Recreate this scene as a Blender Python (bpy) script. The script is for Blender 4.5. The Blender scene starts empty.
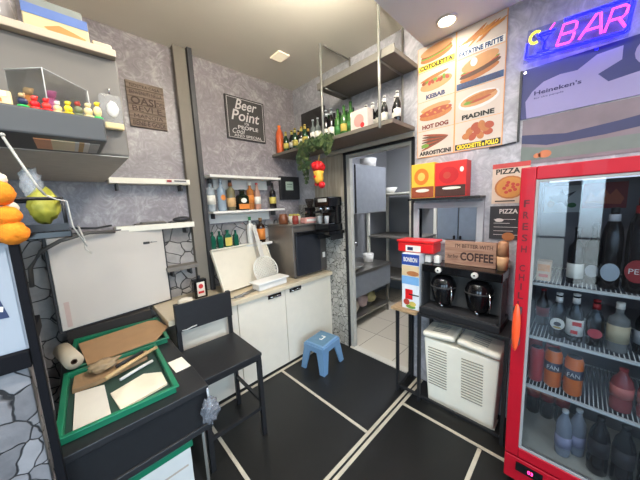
import bpy, bmesh, math, random
from mathutils import Vector, Matrix, noise
random.seed(7)
SC = bpy.context.scene
C = SC.collection
PI = math.pi

# ------------------------------------------------------------------ materials
def lin(c):
    def f(v):
        v = v / 255.0
        return v / 12.92 if v <= .04045 else ((v + .055) / 1.055) ** 2.4
    return (f(c[0]), f(c[1]), f(c[2]), 1)

MATS = {}
def mat(name, rgb=(128, 128, 128), rough=.5, metal=0, var=.08, scale=18, bump=0, alpha=1, emit=None, es=0, spec=.5, coat=0, sheen=0):
    if name in MATS: return MATS[name]
    m = bpy.data.materials.new(name); m.use_nodes = True
    nt = m.node_tree; N = nt.nodes; L = nt.links
    b = N['Principled BSDF']
    c = lin(rgb)
    b.inputs['Roughness'].default_value = rough
    b.inputs['Metallic'].default_value = metal
    b.inputs['Specular IOR Level'].default_value = spec
    b.inputs['Alpha'].default_value = alpha
    b.inputs['Coat Weight'].default_value = coat
    tc = N.new('ShaderNodeTexCoord'); nz = N.new('ShaderNodeTexNoise')
    nz.inputs['Scale'].default_value = scale; nz.inputs['Detail'].default_value = 4
    L.new(tc.outputs['Object'], nz.inputs['Vector'])
    mx = N.new('ShaderNodeMix'); mx.data_type = 'RGBA'
    mx.inputs[6].default_value = tuple(max(0, v * (1 - var * 1.6)) for v in c[:3]) + (1,)
    mx.inputs[7].default_value = tuple(min(1, v * (1 + var * 1.6)) for v in c[:3]) + (1,)
    L.new(nz.outputs['Fac'], mx.inputs[0]); L.new(mx.outputs[2], b.inputs['Base Color'])
    if bump:
        bp = N.new('ShaderNodeBump'); bp.inputs['Strength'].default_value = bump; bp.inputs['Distance'].default_value = .01
        L.new(nz.outputs['Fac'], bp.inputs['Height']); L.new(bp.outputs[0], b.inputs['Normal'])
    if emit:
        b.inputs['Emission Color'].default_value = lin(emit); b.inputs['Emission Strength'].default_value = es
    MATS[name] = m
    return m

def glassy(name, tint=(235, 240, 245), fac=.12, rough=.03, refl=(255, 255, 255), gr=.5):
    """thin clear sheet: see-through with a mirror-like surface reflection that grows at grazing angles"""
    if name in MATS: return MATS[name]
    m = bpy.data.materials.new(name); m.use_nodes = True
    nt = m.node_tree; N = nt.nodes; L = nt.links
    for n in list(N):
        if n.type != 'OUTPUT_MATERIAL': N.remove(n)
    out = [n for n in N if n.type == 'OUTPUT_MATERIAL'][0]
    t = N.new('ShaderNodeBsdfTransparent'); t.inputs[0].default_value = lin(tint)
    g = N.new('ShaderNodeBsdfGlossy'); g.inputs['Roughness'].default_value = rough; g.inputs['Color'].default_value = lin(refl)
    fr = N.new('ShaderNodeLayerWeight'); fr.inputs[0].default_value = .25
    ma = N.new('ShaderNodeMath'); ma.operation = 'MULTIPLY_ADD'; ma.inputs[1].default_value = gr; ma.inputs[2].default_value = fac
    ma.use_clamp = True
    L.new(fr.outputs['Fresnel'], ma.inputs[0])
    mx = N.new('ShaderNodeMixShader'); L.new(ma.outputs[0], mx.inputs[0])
    L.new(t.outputs[0], mx.inputs[1]); L.new(g.outputs[0], mx.inputs[2]); L.new(mx.outputs[0], out.inputs[0])
    MATS[name] = m
    return m

def ramp(N, stops):
    r = N.new('ShaderNodeValToRGB'); e = r.color_ramp.elements
    while len(e) < len(stops): e.new(.5)
    for k, (p, c) in enumerate(stops):
        e[k].position = p; e[k].color = lin(c)
    return r

def plaster(name, dark, mid, light, scale=3.2, rough=.45):
    """trowelled, swirled decorative plaster"""
    m = bpy.data.materials.new(name); m.use_nodes = True
    nt = m.node_tree; N = nt.nodes; L = nt.links; b = N['Principled BSDF']
    tc = N.new('ShaderNodeTexCoord')
    n0 = N.new('ShaderNodeTexNoise'); n0.inputs['Scale'].default_value = scale; n0.inputs['Detail'].default_value = 3
    n0.inputs['Distortion'].default_value = 2.2
    n1 = N.new('ShaderNodeTexNoise'); n1.inputs['Scale'].default_value = scale * 3.1; n1.inputs['Detail'].default_value = 6
    n1.inputs['Distortion'].default_value = 3.5; n1.inputs['Roughness'].default_value = .62
    L.new(tc.outputs['Object'], n0.inputs['Vector']); L.new(tc.outputs['Object'], n1.inputs['Vector'])
    a = N.new('ShaderNodeMath'); a.operation = 'MULTIPLY_ADD'; a.inputs[1].default_value = .62
    h = N.new('ShaderNodeMath'); h.operation = 'MULTIPLY'; h.inputs[1].default_value = .38
    L.new(n0.outputs['Fac'], h.inputs[0]); L.new(n1.outputs['Fac'], a.inputs[0]); L.new(h.outputs[0], a.inputs[2])
    r = ramp(N, [(.34, dark), (.5, mid), (.66, light)])
    L.new(a.outputs[0], r.inputs[0]); L.new(r.outputs[0], b.inputs['Base Color'])
    b.inputs['Roughness'].default_value = rough
    bp = N.new('ShaderNodeBump'); bp.inputs['Strength'].default_value = .18; bp.inputs['Distance'].default_value = .01
    L.new(n1.outputs['Fac'], bp.inputs['Height']); L.new(bp.outputs[0], b.inputs['Normal'])
    MATS[name] = m
    return m

def stone(name, scale, dark, a, bcol, mortar=.05, rough=.8):
    """irregular flat stones with dark joints"""
    m = bpy.data.materials.new(name); m.use_nodes = True
    nt = m.node_tree; N = nt.nodes; L = nt.links; b = N['Principled BSDF']
    tc = N.new('ShaderNodeTexCoord')
    nz = N.new('ShaderNodeTexNoise'); nz.inputs['Scale'].default_value = scale * .8; nz.inputs['Detail'].default_value = 2
    L.new(tc.outputs['Object'], nz.inputs['Vector'])
    add = N.new('ShaderNodeVectorMath'); add.operation = 'MULTIPLY_ADD'
    add.inputs[1].default_value = (.07,) * 3
    L.new(nz.outputs['Color'], add.inputs[0]); L.new(tc.outputs['Object'], add.inputs[2])
    ve = N.new('ShaderNodeTexVoronoi'); ve.feature = 'DISTANCE_TO_EDGE'; ve.inputs['Scale'].default_value = scale
    vc = N.new('ShaderNodeTexVoronoi'); vc.inputs['Scale'].default_value = scale
    for v in (ve, vc): L.new(add.outputs[0], v.inputs['Vector'])
    fine = N.new('ShaderNodeTexNoise'); fine.inputs['Scale'].default_value = 26; fine.inputs['Detail'].default_value = 6
    L.new(tc.outputs['Object'], fine.inputs['Vector'])
    sep = N.new('ShaderNodeSeparateColor'); L.new(vc.outputs['Color'], sep.inputs[0])
    av = N.new('ShaderNodeMath'); av.operation = 'MULTIPLY_ADD'; av.inputs[1].default_value = .5
    hf = N.new('ShaderNodeMath'); hf.operation = 'MULTIPLY'; hf.inputs[1].default_value = .5
    L.new(fine.outputs['Fac'], hf.inputs[0]); L.new(sep.outputs[0], av.inputs[0]); L.new(hf.outputs[0], av.inputs[2])
    r = ramp(N, [(.15, a), (.8, bcol)]); L.new(av.outputs[0], r.inputs[0])
    e = ramp(N, [(mortar * .35, (0, 0, 0)), (mortar, (255, 255, 255))]); L.new(ve.outputs['Distance'], e.inputs[0])
    mx = N.new('ShaderNodeMix'); mx.data_type = 'RGBA'; mx.inputs[6].default_value = lin(dark)
    L.new(e.outputs[0], mx.inputs[0]); L.new(r.outputs[0], mx.inputs[7]); L.new(mx.outputs[2], b.inputs['Base Color'])
    b.inputs['Roughness'].default_value = rough
    bp = N.new('ShaderNodeBump'); bp.inputs['Strength'].default_value = .6; bp.inputs['Distance'].default_value = .015
    ad = N.new('ShaderNodeMath'); ad.operation = 'MULTIPLY_ADD'; ad.inputs[1].default_value = .25
    L.new(fine.outputs['Fac'], ad.inputs[0]); L.new(e.outputs[0], ad.inputs[2])
    L.new(ad.outputs[0], bp.inputs['Height']); L.new(bp.outputs[0], b.inputs['Normal'])
    MATS[name] = m
    return m

def wood(name, a, bcol, scale=6, axis='X', rough=.5):
    m = bpy.data.materials.new(name); m.use_nodes = True
    nt = m.node_tree; N = nt.nodes; L = nt.links; b = N['Principled BSDF']
    tc = N.new('ShaderNodeTexCoord'); mp = N.new('ShaderNodeMapping')
    s = {'X': (1, 9, 9), 'Y': (9, 1, 9), 'Z': (9, 9, 1)}[axis]; mp.inputs['Scale'].default_value = s
    L.new(tc.outputs['Object'], mp.inputs[0])
    nz = N.new('ShaderNodeTexNoise'); nz.inputs['Scale'].default_value = scale; nz.inputs['Detail'].default_value = 5; nz.inputs['Distortion'].default_value = 1
    L.new(mp.outputs[0], nz.inputs['Vector'])
    r = ramp(N, [(.35, a), (.65, bcol)]); L.new(nz.outputs['Fac'], r.inputs[0]); L.new(r.outputs[0], b.inputs['Base Color'])
    b.inputs['Roughness'].default_value = rough
    MATS[name] = m
    return m

def tiles(name, a, bcol, grout, w, h, rough=.3):
    m = bpy.data.materials.new(name); m.use_nodes = True
    nt = m.node_tree; N = nt.nodes; L = nt.links; b = N['Principled BSDF']
    tc = N.new('ShaderNodeTexCoord'); br = N.new('ShaderNodeTexBrick')
    br.offset = 0; br.inputs['Scale'].default_value = 1; br.inputs['Brick Width'].default_value = w; br.inputs['Row Height'].default_value = h
    br.inputs['Mortar Size'].default_value = .004
    br.inputs['Color1'].default_value = lin(a); br.inputs['Color2'].default_value = lin(bcol); br.inputs['Mortar'].default_value = lin(grout)
    L.new(tc.outputs['Object'], br.inputs['Vector']); L.new(br.outputs['Color'], b.inputs['Base Color'])
    b.inputs['Roughness'].default_value = rough
    MATS[name] = m
    return m

# ------------------------------------------------------------------ mesh builder
class B:
    def __init__(s, local=False):
        s.bm = bmesh.new(); s.local = local; s.mats = []; s.mi = 0; s.sm = False
    def m(s, material):
        if material not in s.mats: s.mats.append(material)
        s.mi = s.mats.index(material); return s
    def _tag(s, faces, smooth=False):
        for f in faces: f.material_index = s.mi; f.smooth = smooth
    def _xf(s, verts, M):
        if M is not None: bmesh.ops.transform(s.bm, matrix=M, verts=verts)
    def box(s, x0, y0, z0, x1, y1, z1, bev=0, M=None, seg=2):
        x0, x1 = min(x0, x1), max(x0, x1); y0, y1 = min(y0, y1), max(y0, y1); z0, z1 = min(z0, z1), max(z0, z1)
        t = bmesh.new()
        bmesh.ops.create_cube(t, size=1)
        bmesh.ops.transform(t, matrix=Matrix.Translation(((x0+x1)/2, (y0+y1)/2, (z0+z1)/2)) @ Matrix.Diagonal((x1-x0, y1-y0, z1-z0, 1)), verts=t.verts)
        if bev:
            bev = min(bev, .45 * min(x1-x0, y1-y0, z1-z0))
            bmesh.ops.bevel(t, geom=t.edges[:], offset=bev, segments=seg, profile=.5, affect='EDGES')
        s._merge(t, M, smooth=False)
        return s
    def _merge(s, t, M, smooth):
        vm = {}
        for v in t.verts: vm[v] = s.bm.verts.new((M @ v.co) if M is not None else v.co)
        for f in t.faces:
            try:
                nf = s.bm.faces.new([vm[v] for v in f.verts]); nf.material_index = s.mi; nf.smooth = smooth
            except ValueError: pass
        t.free()
    def lathe(s, prof, loc=(0, 0, 0), seg=20, axis='Z', M=None, smooth=True):
        """prof: list of (r, z)"""
        t = bmesh.new(); rings = []
        for r, z in prof:
            if r < 1e-6: rings.append([t.verts.new((0, 0, z))])
            else: rings.append([t.verts.new((r*math.cos(2*PI*k/seg), r*math.sin(2*PI*k/seg), z)) for k in range(seg)])
        for a, b in zip(rings, rings[1:]):
            for k in range(seg):
                k2 = (k+1) % seg
                q = [a[k % len(a)], a[k2 % len(a)], b[k2 % len(b)], b[k % len(b)]]
                u = []
                for v in q:
                    if v not in u: u.append(v)
                if len(u) >= 3: t.faces.new(u)
        R = {'Z': Matrix.Identity(4), 'X': Matrix.Rotation(PI/2, 4, 'Y'), 'Y': Matrix.Rotation(-PI/2, 4, 'X')}[axis]
        T = Matrix.Translation(loc) @ R
        if M is not None: T = M @ T
        s._merge(t, T, smooth)
        return s
    def cyl(s, loc, r, h, axis='Z', seg=16, r2=None, M=None, smooth=True):
        r2 = r if r2 is None else r2
        e = min(r, r2, h) * .06
        return s.lathe([(0, 0), (r-e, 0), (r, e), (r2, h-e), (r2-e, h), (0, h)], loc, seg, axis, M, smooth)
    def tube(s, pts, r, seg=8, closed=False, M=None):
        pts = [Vector(p) for p in pts]; n = len(pts); t = bmesh.new(); rings = []
        for i, p in enumerate(pts):
            if closed: d = pts[(i+1) % n] - pts[i-1]
            else: d = pts[min(i+1, n-1)] - pts[max(i-1, 0)]
            d.normalize()
            up = Vector((0, 0, 1)) if abs(d.z) < .9 else Vector((1, 0, 0))
            a = d.cross(up).normalized(); b = d.cross(a)
            rings.append([t.verts.new(p + r*(math.cos(2*PI*k/seg)*a + math.sin(2*PI*k/seg)*b)) for k in range(seg)])
        for i in range(n if closed else n-1):
            A, Bq = rings[i], rings[(i+1) % n]
            for k in range(seg): t.faces.new([A[k], A[(k+1) % seg], Bq[(k+1) % seg], Bq[k]])
        if not closed:
            t.faces.new(rings[0][::-1]); t.faces.new(rings[-1])
        s._merge(t, M, True)
        return s
    def prism(s, poly, w0, w1, M=None):
        """polygon (u,v) extruded along w"""
        t = bmesh.new()
        a = [t.verts.new((u, v, w0)) for u, v in poly]; b = [t.verts.new((u, v, w1)) for u, v in poly]
        n = len(poly)
        try: t.faces.new(a[::-1]); t.faces.new(b)
        except ValueError: pass
        for k in range(n): t.faces.new([a[k], a[(k+1) % n], b[(k+1) % n], b[k]])
        s._merge(t, M, False)
        return s
    def ell(s, cu, cv, ru, rv, w0, w1, rot=0, M=None, seg=18, a0=0, a1=2*PI):
        c, sn = math.cos(rot), math.sin(rot); P = []
        full = abs(a1-a0-2*PI) < 1e-6
        for k in range(seg if full else seg+1):
            a = a0 + (a1-a0)*k/seg; u, v = ru*math.cos(a), rv*math.sin(a)
            P.append((cu+u*c-v*sn, cv+u*sn+v*c))
        return s.prism(P, w0, w1, M)
    def ball(s, loc, r, sub=2, sc=(1, 1, 1), amp=0, f=3, seed=0, M=None, smooth=True):
        t = bmesh.new(); bmesh.ops.create_icosphere(t, subdivisions=sub, radius=1)
        for v in t.verts:
            k = 1 + amp * noise.noise(v.co * f + Vector((seed*3.1, seed*1.7, seed)))
            v.co = Vector((v.co.x*sc[0], v.co.y*sc[1], v.co.z*sc[2])) * r * k + Vector(loc)
        s._merge(t, M, smooth)
        return s
    def quad(s, P):
        f = s.bm.faces.new([s.bm.verts.new(p) for p in P]); f.material_index = s.mi
        return s

def origin(o):
    v = Vector((0, 0, 0))
    while o is not None: v += o.location; o = o.parent
    return v

def build(name, b, material, parent=None, label=None, bevel=0):
    me = bpy.data.meshes.new(name)
    if parent is not None and not b.local:
        bmesh.ops.translate(b.bm, vec=-origin(parent), verts=b.bm.verts)
    loc = Vector((0, 0, 0))
    if parent is None and not b.local:
        b.bm.verts.ensure_lookup_table()
        xs = [v.co for v in b.bm.verts]
        lo = [min(v[i] for v in xs) for i in range(3)]; hi = [max(v[i] for v in xs) for i in range(3)]
        loc = Vector(((lo[0]+hi[0])/2, (lo[1]+hi[1])/2, lo[2]))
        bmesh.ops.translate(b.bm, vec=-loc, verts=b.bm.verts)
    bmesh.ops.recalc_face_normals(b.bm, faces=b.bm.faces)
    b.bm.to_mesh(me); b.bm.free()
    ml = b.mats if b.mats else [material]
    for q in ml: me.materials.append(q)
    o = bpy.data.objects.new(name, me); C.objects.link(o); o.location = loc
    if parent is not None: o.parent = parent
    if label: o['label'] = label
    return o

def tag(o, label, cat, group=None, kind=None):
    o['label'] = label; o['category'] = cat
    if group: o['group'] = group
    if kind: o['kind'] = kind
    return o

def thing(name, label, cat, loc=(0, 0, 0), rotz=0, group=None):
    o = bpy.data.objects.new(name, None); C.objects.link(o)
    o.empty_display_size = .05
    o.location = loc; o.rotation_euler = (0, 0, rotz)
    return tag(o, label, cat, group)

def solo(name, b, material, label, cat, group=None, kind=None):
    return tag(build(name, b, material), label, cat, group, kind)

def struct(name, b, material, parent=None):
    me = bpy.data.meshes.new(name)
    bmesh.ops.recalc_face_normals(b.bm, faces=b.bm.faces)
    b.bm.to_mesh(me); b.bm.free()
    for q in (b.mats or [material]): me.materials.append(q)
    o = bpy.data.objects.new(name, me); C.objects.link(o)
    if parent is None: o['kind'] = 'structure'
    else: o.parent = parent
    return o

def frameR(x, y, z):      # on the right-hand wall, facing -X: u runs towards -Y, v up, w out of the wall
    return Matrix(((0, 0, -1, x), (-1, 0, 0, y), (0, 1, 0, z), (0, 0, 0, 1)))
def frameB(x, y, z):      # on the back wall, facing -Y
    return Matrix(((1, 0, 0, x), (0, 0, -1, y), (0, 1, 0, z), (0, 0, 0, 1)))
def frameT(x, y, z, a=0): # lying face up
    return Matrix.Translation((x, y, z)) @ Matrix.Rotation(a, 4, 'Z')

def text(s, width, height, F, material, parent, u=0, v=0, w=.001, ex=.0006, name='lettering', slant=0, local=False, bold=0, rot=0):
    """writing as a mesh, fitted into width x height with its lower left corner at (u, v) of frame F"""
    cu = bpy.data.curves.new('t', 'FONT'); cu.body = s; cu.extrude = ex; cu.shear = slant; cu.offset = bold; cu.align_x = 'CENTER' if '\n' in s else 'LEFT'
    cu.resolution_u = 3
    ob = bpy.data.objects.new('t', cu); C.objects.link(ob)
    dg = bpy.context.evaluated_depsgraph_get()
    me = bpy.data.meshes.new_from_object(ob.evaluated_get(dg))
    bpy.data.objects.remove(ob); bpy.data.curves.remove(cu)
    xs = [p.co.x for p in me.vertices]; ys = [p.co.y for p in me.vertices]
    x0, x1, y0, y1 = min(xs), max(xs), min(ys), max(ys)
    sx, sy = width/(x1-x0), height/(y1-y0)
    T = F @ Matrix.Translation((u, v, w)) @ Matrix.Rotation(rot, 4, 'Z') @ Matrix.Diagonal((sx, sy, 1, 1)) @ Matrix.Translation((-x0, -y0, 0))
    if parent is not None and not local: T = Matrix.Translation(-origin(parent)) @ T
    me.transform(T); me.name = name
    me.materials.clear(); me.materials.append(material)
    o = bpy.data.objects.new(name, me); C.objects.link(o)
    if parent is not None: o.parent = parent
    return o

# ------------------------------------------------------------------ palette
black = mat('black_metal', (30, 30, 32), .45, .0)
blackwood = mat('black_laminate', (34, 34, 36), .42, 0, .12, 40)
blackgl = mat('black_gloss', (16, 16, 18), .12, 0)
charcoal = mat('charcoal', (52, 52, 54), .5)
steel = mat('brushed_steel', (150, 146, 140), .32, .85, .08, 60)
chrome = mat('chrome', (210, 210, 210), .15, 1)
white = mat('white_paint', (226, 222, 214), .45, 0, .03)
offwhite = mat('cream_laminate', (226, 216, 198), .3, 0, .03)
cream = mat('cream_plastic', (250, 243, 224), .4, 0, .03)
paper = mat('white_paper', (238, 230, 214), .8, 0, .03)
greyp = mat('grey_paint', (120, 114, 106), .6, 0, .05)
red = mat('fridge_red', (172, 12, 32), .4, 0, .05, coat=.08, spec=.35)
orange = mat('orange', (245, 130, 20), .5)
green = mat('green_plastic', (20, 120, 84), .35)
blue = mat('blue_plastic', (104, 138, 170), .4, 0, .04)
yellow = mat('yellow', (235, 205, 40), .5)
pink = mat('pink', (226, 90, 160), .5)
brown = mat('brown_cardboard', (176, 138, 98), .8, 0, .08, 12)
tan = mat('tan', (205, 170, 120), .7)
redp = mat('red_plastic', (214, 28, 34), .35)
dkred = mat('dark_red', (150, 26, 28), .5)
navy = mat('navy', (24, 34, 70), .5)
skyb = mat('light_blue', (120, 170, 215), .5)
clearg = mat('clear_bottle_glass', (196, 206, 210), .08, 0, .03, alpha=.42)
greeng = mat('green_bottle_glass', (28, 60, 36), .1, 0, .05)
brownGl = mat('brown_bottle_glass', (46, 24, 14), .1, 0, .05)
blackGl = mat('dark_bottle_glass', (20, 18, 20), .1, 0, .05)
amberg = mat('amber_spirit', (176, 108, 52), .12, 0, .05, alpha=.85)
acrylic = glassy('acrylic', (250, 251, 251), .09, .12)
bagfilm = mat('bag_film', (225, 228, 232), .18, 0, .05, alpha=.32, spec=.9)
screen = mat('label_grey', (170, 172, 176), .5)

# ------------------------------------------------------------------ room shell
XR, YB, XL, YF = 2.10, 2.53, -2.25, -2.25
ZH, ZL, YS = 2.98, 2.765, .925
m_back = plaster('venetian_plaster_mauve', (132, 124, 126), (150, 142, 144), (188, 181, 182), 3.0, .36)
m_right = plaster('venetian_plaster_grey', (146, 145, 150), (170, 169, 174), (200, 198, 203), 2.6)
m_stone = stone('stone_veneer', 8.5, (58, 55, 54), (138, 132, 128), (182, 176, 170), .036)
m_stone2 = stone('stone_veneer_dark', 13, (34, 33, 34), (92, 90, 92), (146, 143, 144), .036)
m_stone3 = stone('stone_veneer_small', 17, (62, 60, 56), (150, 146, 138), (192, 188, 178), .045)
m_ceil = mat('ceiling_paint', (234, 228, 212), .75, 0, .03, 3)
m_ceil2 = mat('white_ceiling_paint', (230, 236, 240), .75, 0, .02, 3)
m_floor = mat('black_vinyl_floor', (18, 18, 17), .42, 0, .25, 5)
m_ktile = tiles('kitchen_tiles', (196, 186, 168), (186, 176, 158), (120, 112, 100), .42, .42)
m_kwall = mat('kitchen_wall', (140, 140, 142), .6, 0, .04, 3)
m_strip = mat('cream_floor_tape', (188, 178, 158), .5, 0, .1, 20)

struct('floor', B().box(XL-.1, YF-.1, -.08, XR, YB+.1, 0), m_floor)
struct('floor_kitchen', B().box(XR, 0, -.08, 4.3, YB+.1, 0), m_ktile)
struct('wall_back', B().box(XL-.1, YB, 0, XR+.05, YB+.1, 3.1), m_back)
# right wall with the doorway (y 1.00-1.75) and the serving hatch (y .53-.96, z 1.28-1.54)
w = B()
DY0, DY1, DZ = 1.02, 1.735, 2.10
HY0, HY1, HZ0, HZ1 = .53, .955, 1.29, 1.54
w.box(XR, DY1, 0, XR+.05, YB, 3.1)
w.box(XR, DY0, DZ, XR+.05, DY1, 3.1)
w.box(XR, HY1, 0, XR+.05, DY0, 3.1)
w.box(XR, HY0, 0, XR+.05, HY1, HZ0)
w.box(XR, HY0, HZ1, XR+.05, HY1, 3.1)
w.box(XR, YF-.1, 0, XR+.05, HY0, 3.1)
struct('wall_right', w, m_right)
# wall on the street side with a glazed double door, and the front wall with a shop window
w = B()
w.box(XL-.1, YF, 0, XL, -2.1, 3.1); w.box(XL-.1, -.8, 0, XL, -.25, 3.1); w.box(XL-.1, -2.1, 0, XL, -.8, .35); w.box(XL-.1, -2.1, 2.45, XL, -.8, 3.1); w.box(XL-.1, .72, 0, XL, YB, 3.1); w.box(XL-.1, -.25, 2.25, XL, .72, 3.1)
struct('wall_left', w, mat('dark_taupe_paint', (62, 58, 56), .7, 0, .05, 3))
w = B()
w.box(XL-.1, YF-.1, 0, -1.6, YF, 3.1); w.box(1.5, YF-.1, 0, XR, YF, 3.1); w.box(-1.6, YF-.1, 0, 1.5, YF, .75); w.box(-1.6, YF-.1, 2.45, 1.5, YF, 3.1)
struct('wall_front', w, m_right)
struct('ceiling', B().box(XL-.1, YS, ZH, XR, YB, 3.1), m_ceil)
struct('ceiling_lowered', B().box(XL-.1, YF-.1, ZL, XR, YS, 3.1), m_ceil2)
shopglass = glassy('shop_glass', (225, 235, 240), .03)
alu = mat('dark_aluminium', (62, 64, 68), .4, .6)
d = struct('door_1', B(), alu)
b = B()
for y, yy in ((-.25, -.20), (.03, .17), (.67, .72)):
    b.box(XL-.07, y, 0, XL-.02, yy, 2.25)
b.box(XL-.07, -.25, 2.17, XL-.02, .72, 2.25); b.box(XL-.07, -.25, 0, XL-.02, .72, .2); b.box(XL-.07, -.25, .93, XL-.02, .72, .96)
struct('door_frame', b, alu, d)
struct('door_glass', B().box(XL-.05, -.2, .2, XL-.045, .67, 2.17), shopglass, d)
d = struct('window_1', B(), alu)
b = B()
for x in (-1.6, -.05, 1.44): b.box(x, YF-.07, .75, x+.06, YF-.02, 2.45)
b.box(-1.6, YF-.07, .75, 1.5, YF-.02, .81); b.box(-1.6, YF-.07, 2.39, 1.5, YF-.02, 2.45)
struct('window_frame', b, alu, d)
struct('window_glass', B().box(-1.55, YF-.05, .8, 1.45, YF-.045, 2.4), shopglass, d)

d = struct('window_added', B(), alu)  # unseen window added in the left wall to let in more light
b = B()
for y in (-2.1, -.85): b.box(XL-.07, y, .35, XL-.02, y+.05, 2.45)
b.box(XL-.07, -2.05, .35, XL-.02, -.85, .40); b.box(XL-.07, -2.05, 2.40, XL-.02, -.85, 2.45)
struct('window_frame', b, alu, d)
struct('window_glass', B().box(XL-.05, -2.06, .39, XL-.045, -.84, 2.41), shopglass, d)

# stone veneer fields on the walls, thin slabs of their own
struct('wall_back_stone', B().box(-1.2, YB-.012, 0, XR-.001, YB-.0005, 1.46), m_stone)
struct('wall_right_stone', B().box(XR-.012, DY1+.02, 0, XR-.0005, YB-.013, 1.62), m_stone3)
# the pilaster with its dark edge strip that divides the back wall
struct('wall_pilaster', B().box(.785, YB-.07, .847, .90, YB-.013, ZH-.001), mat('pilaster_grey', (126, 118, 106), .6, 0, .06, 6))
struct('trim_1', B().box(.884, YB-.105, .847, .922, YB-.0705, ZH-.001), charcoal)

# seams of pale tape on the black floor
def strip(n, x0, y0, x1, y1, wd=.022):
    a = Vector((x0, y0, 0)); c = Vector((x1, y1, 0)); dv = (c-a).normalized(); s = Vector((-dv.y, dv.x, 0))*wd/2
    b = B(); t = bmesh.new()
    P = [a-s, c-s, c+s, a+s]
    lo = [t.verts.new((p.x, p.y, .0005)) for p in P]; hi = [t.verts.new((p.x, p.y, .004)) for p in P]
    t.faces.new(lo[::-1]); t.faces.new(hi)
    for k in range(4): t.faces.new([lo[k], lo[(k+1) % 4], hi[(k+1) % 4], hi[k]])
    b._merge(t, None, False)
    struct('trim_%d' % n, b, m_strip)
strip(2, .42, .953, XR-.01, .953)
strip(3, .42, .915, XR-.01, .915)
strip(4, 1.31, .966, 1.31, 1.97)
strip(5, 1.719, .902, 1.719, -.6)
strip(6, 1.70, .365, .6, .365)
strip(7, .563, .0, .563, 1.97)
strip(8, .45, 1.984, XR-.02, 1.984, .026)
struct('trim_9', B().box(XR-.02, DY0, .0005, XR+.05, DY1, .012), mat('threshold', (196, 190, 176), .5))

# door surround: dark lining, pale inner jamb, light header board
b = B().m(black)
b.box(XR-.02, DY1, 0, XR+.06, DY1+.022, DZ+.022); b.box(XR-.02, DY0-.022, 0, XR+.06, DY0, DZ+.022); b.box(XR-.02, DY0-.022, DZ, XR+.06, DY1+.022, DZ+.022)
b.m(mat('pale_jamb', (176, 172, 162), .5))
b.box(XR+.0, DY1-.045, .013, XR+.05, DY1-.001, DZ-.001); b.box(XR+.0, DY0+.001, .013, XR+.05, DY0+.025, DZ-.001); b.box(XR, DY0+.026, DZ-.03, XR+.05, DY1-.046, DZ-.001)
struct('door_2', b, None)
struct('trim_10', B().box(XR-.03, DY0-.02, DZ+.024, XR-.0005, DY1+.25, DZ+.058), mat('header_board', (176, 170, 156), .5))
b = B().box(XR-.016, DY1+.0235, 1.63, XR-.0005, 2.2, DZ+.02)
struct('wall_right_boarding', b, wood('beige_boards', (150, 140, 122), (178, 168, 150), 3, 'Z'))

# ------------------------------------------------------------------ kitchen seen through the doorway and the hatch
struct('wall_kitchen_back', B().box(XR+.05, YB, 0, 4.3, YB+.1, 2.75), m_kwall)
struct('wall_kitchen_far', B().box(4.2, 0, 0, 4.3, YB, 2.75), m_kwall)
struct('wall_kitchen_side', B().box(XR+.05, -.1, 0, 4.3, 0, 2.75), m_kwall)
struct('ceiling_kitchen', B().box(XR+.05, 0, 2.65, 4.2, YB, 2.75), mat('kitchen_ceiling', (130, 130, 130), .7))

t = thing('wall_cabinet', 'stainless steel wall cabinet hanging in the kitchen behind the doorway', 'cabinet', (2.9, 2.25, 1.47))
build('body', B().box(2.5, 2.02, 1.47, 3.30, 2.52, 2.10, .004), steel, t)
for x0, x1 in ((2.50, 2.575), (2.60, 3.298)):
    dd = build('door', B().box(x0, 2.0, 1.475, x1, 2.018, 2.095, .004), mat('steel_door', (170, 172, 176), .3, .6), t)
build('handle', B().box(2.58, 1.992, 1.49, 2.597, 2.017, 2.08), black, t)
t = thing('sink_table', 'stainless steel sink table with lower shelf in the kitchen', 'sink', (2.95, 2.2, 0))
build('top', B().box(2.42, 1.92, .70, 3.3, 2.5, .74, .005), steel, t)
build('apron', B().box(2.44, 1.93, .42, 3.28, 1.95, .698), mat('steel_apron', (156, 160, 166), .35, .5), t)
build('basin', B().box(2.6, 2.0, .46, 3.0, 2.4, .697), steel, t)
build('faucet', B().tube([(2.9, 2.42, .742), (2.9, 2.42, 1.0), (2.9, 2.36, 1.06), (2.9, 2.25, 1.05), (2.9, 2.24, 1.0)], .014), chrome, t)
build('shelf', B().box(2.44, 1.94, .12, 3.28, 2.48, .14), steel, t)
for x in (2.44, 3.25):
    for y in (1.955, 2.45): build('leg', B().box(x, y, 0, x+.03, y+.03, .418), steel, t)
for k, (x, y, c, rr, lb) in enumerate(((2.56, 2.06, 'pale bag of flour', .11, 'pale crumpled bag under the kitchen sink, nearest the doorway'), (2.78, 2.08, 'pinkish bag', .12, 'pinkish bag in the middle under the kitchen sink'), (3.02, 2.1, 'yellowish bag', .11, 'yellowish bag farthest back under the kitchen sink'))):
    col = ((196, 182, 160), (190, 160, 150), (190, 176, 120))[k]
    solo('food_bag', B().ball((x, y, .142+rr*.95), rr*.75, 3, (1, .8, 1.0), .3, 2, k), mat(c, col, .6, 0, .2, 12, .3), lb, 'bag')
solo('dish_bowl', B().lathe([(0, 0), (.10, .01), (.17, .07), (.165, .07), (.09, .015), (0, .012)], (2.58, 2.10, .742), 24), mat('bowl_steel', (190, 186, 178), .3, .7), 'wide pale bowl on the kitchen sink table', 'bowl')
solo('mixing_pot', B().lathe([(0, 0), (.1, 0), (.105, .17), (.1, .17), (.095, .01), (0, .008)], (2.6, 2.385, .742), 24), mat('pot_brown', (110, 70, 56), .4), 'reddish brown pot behind the bowl on the kitchen sink table', 'pot')
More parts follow.
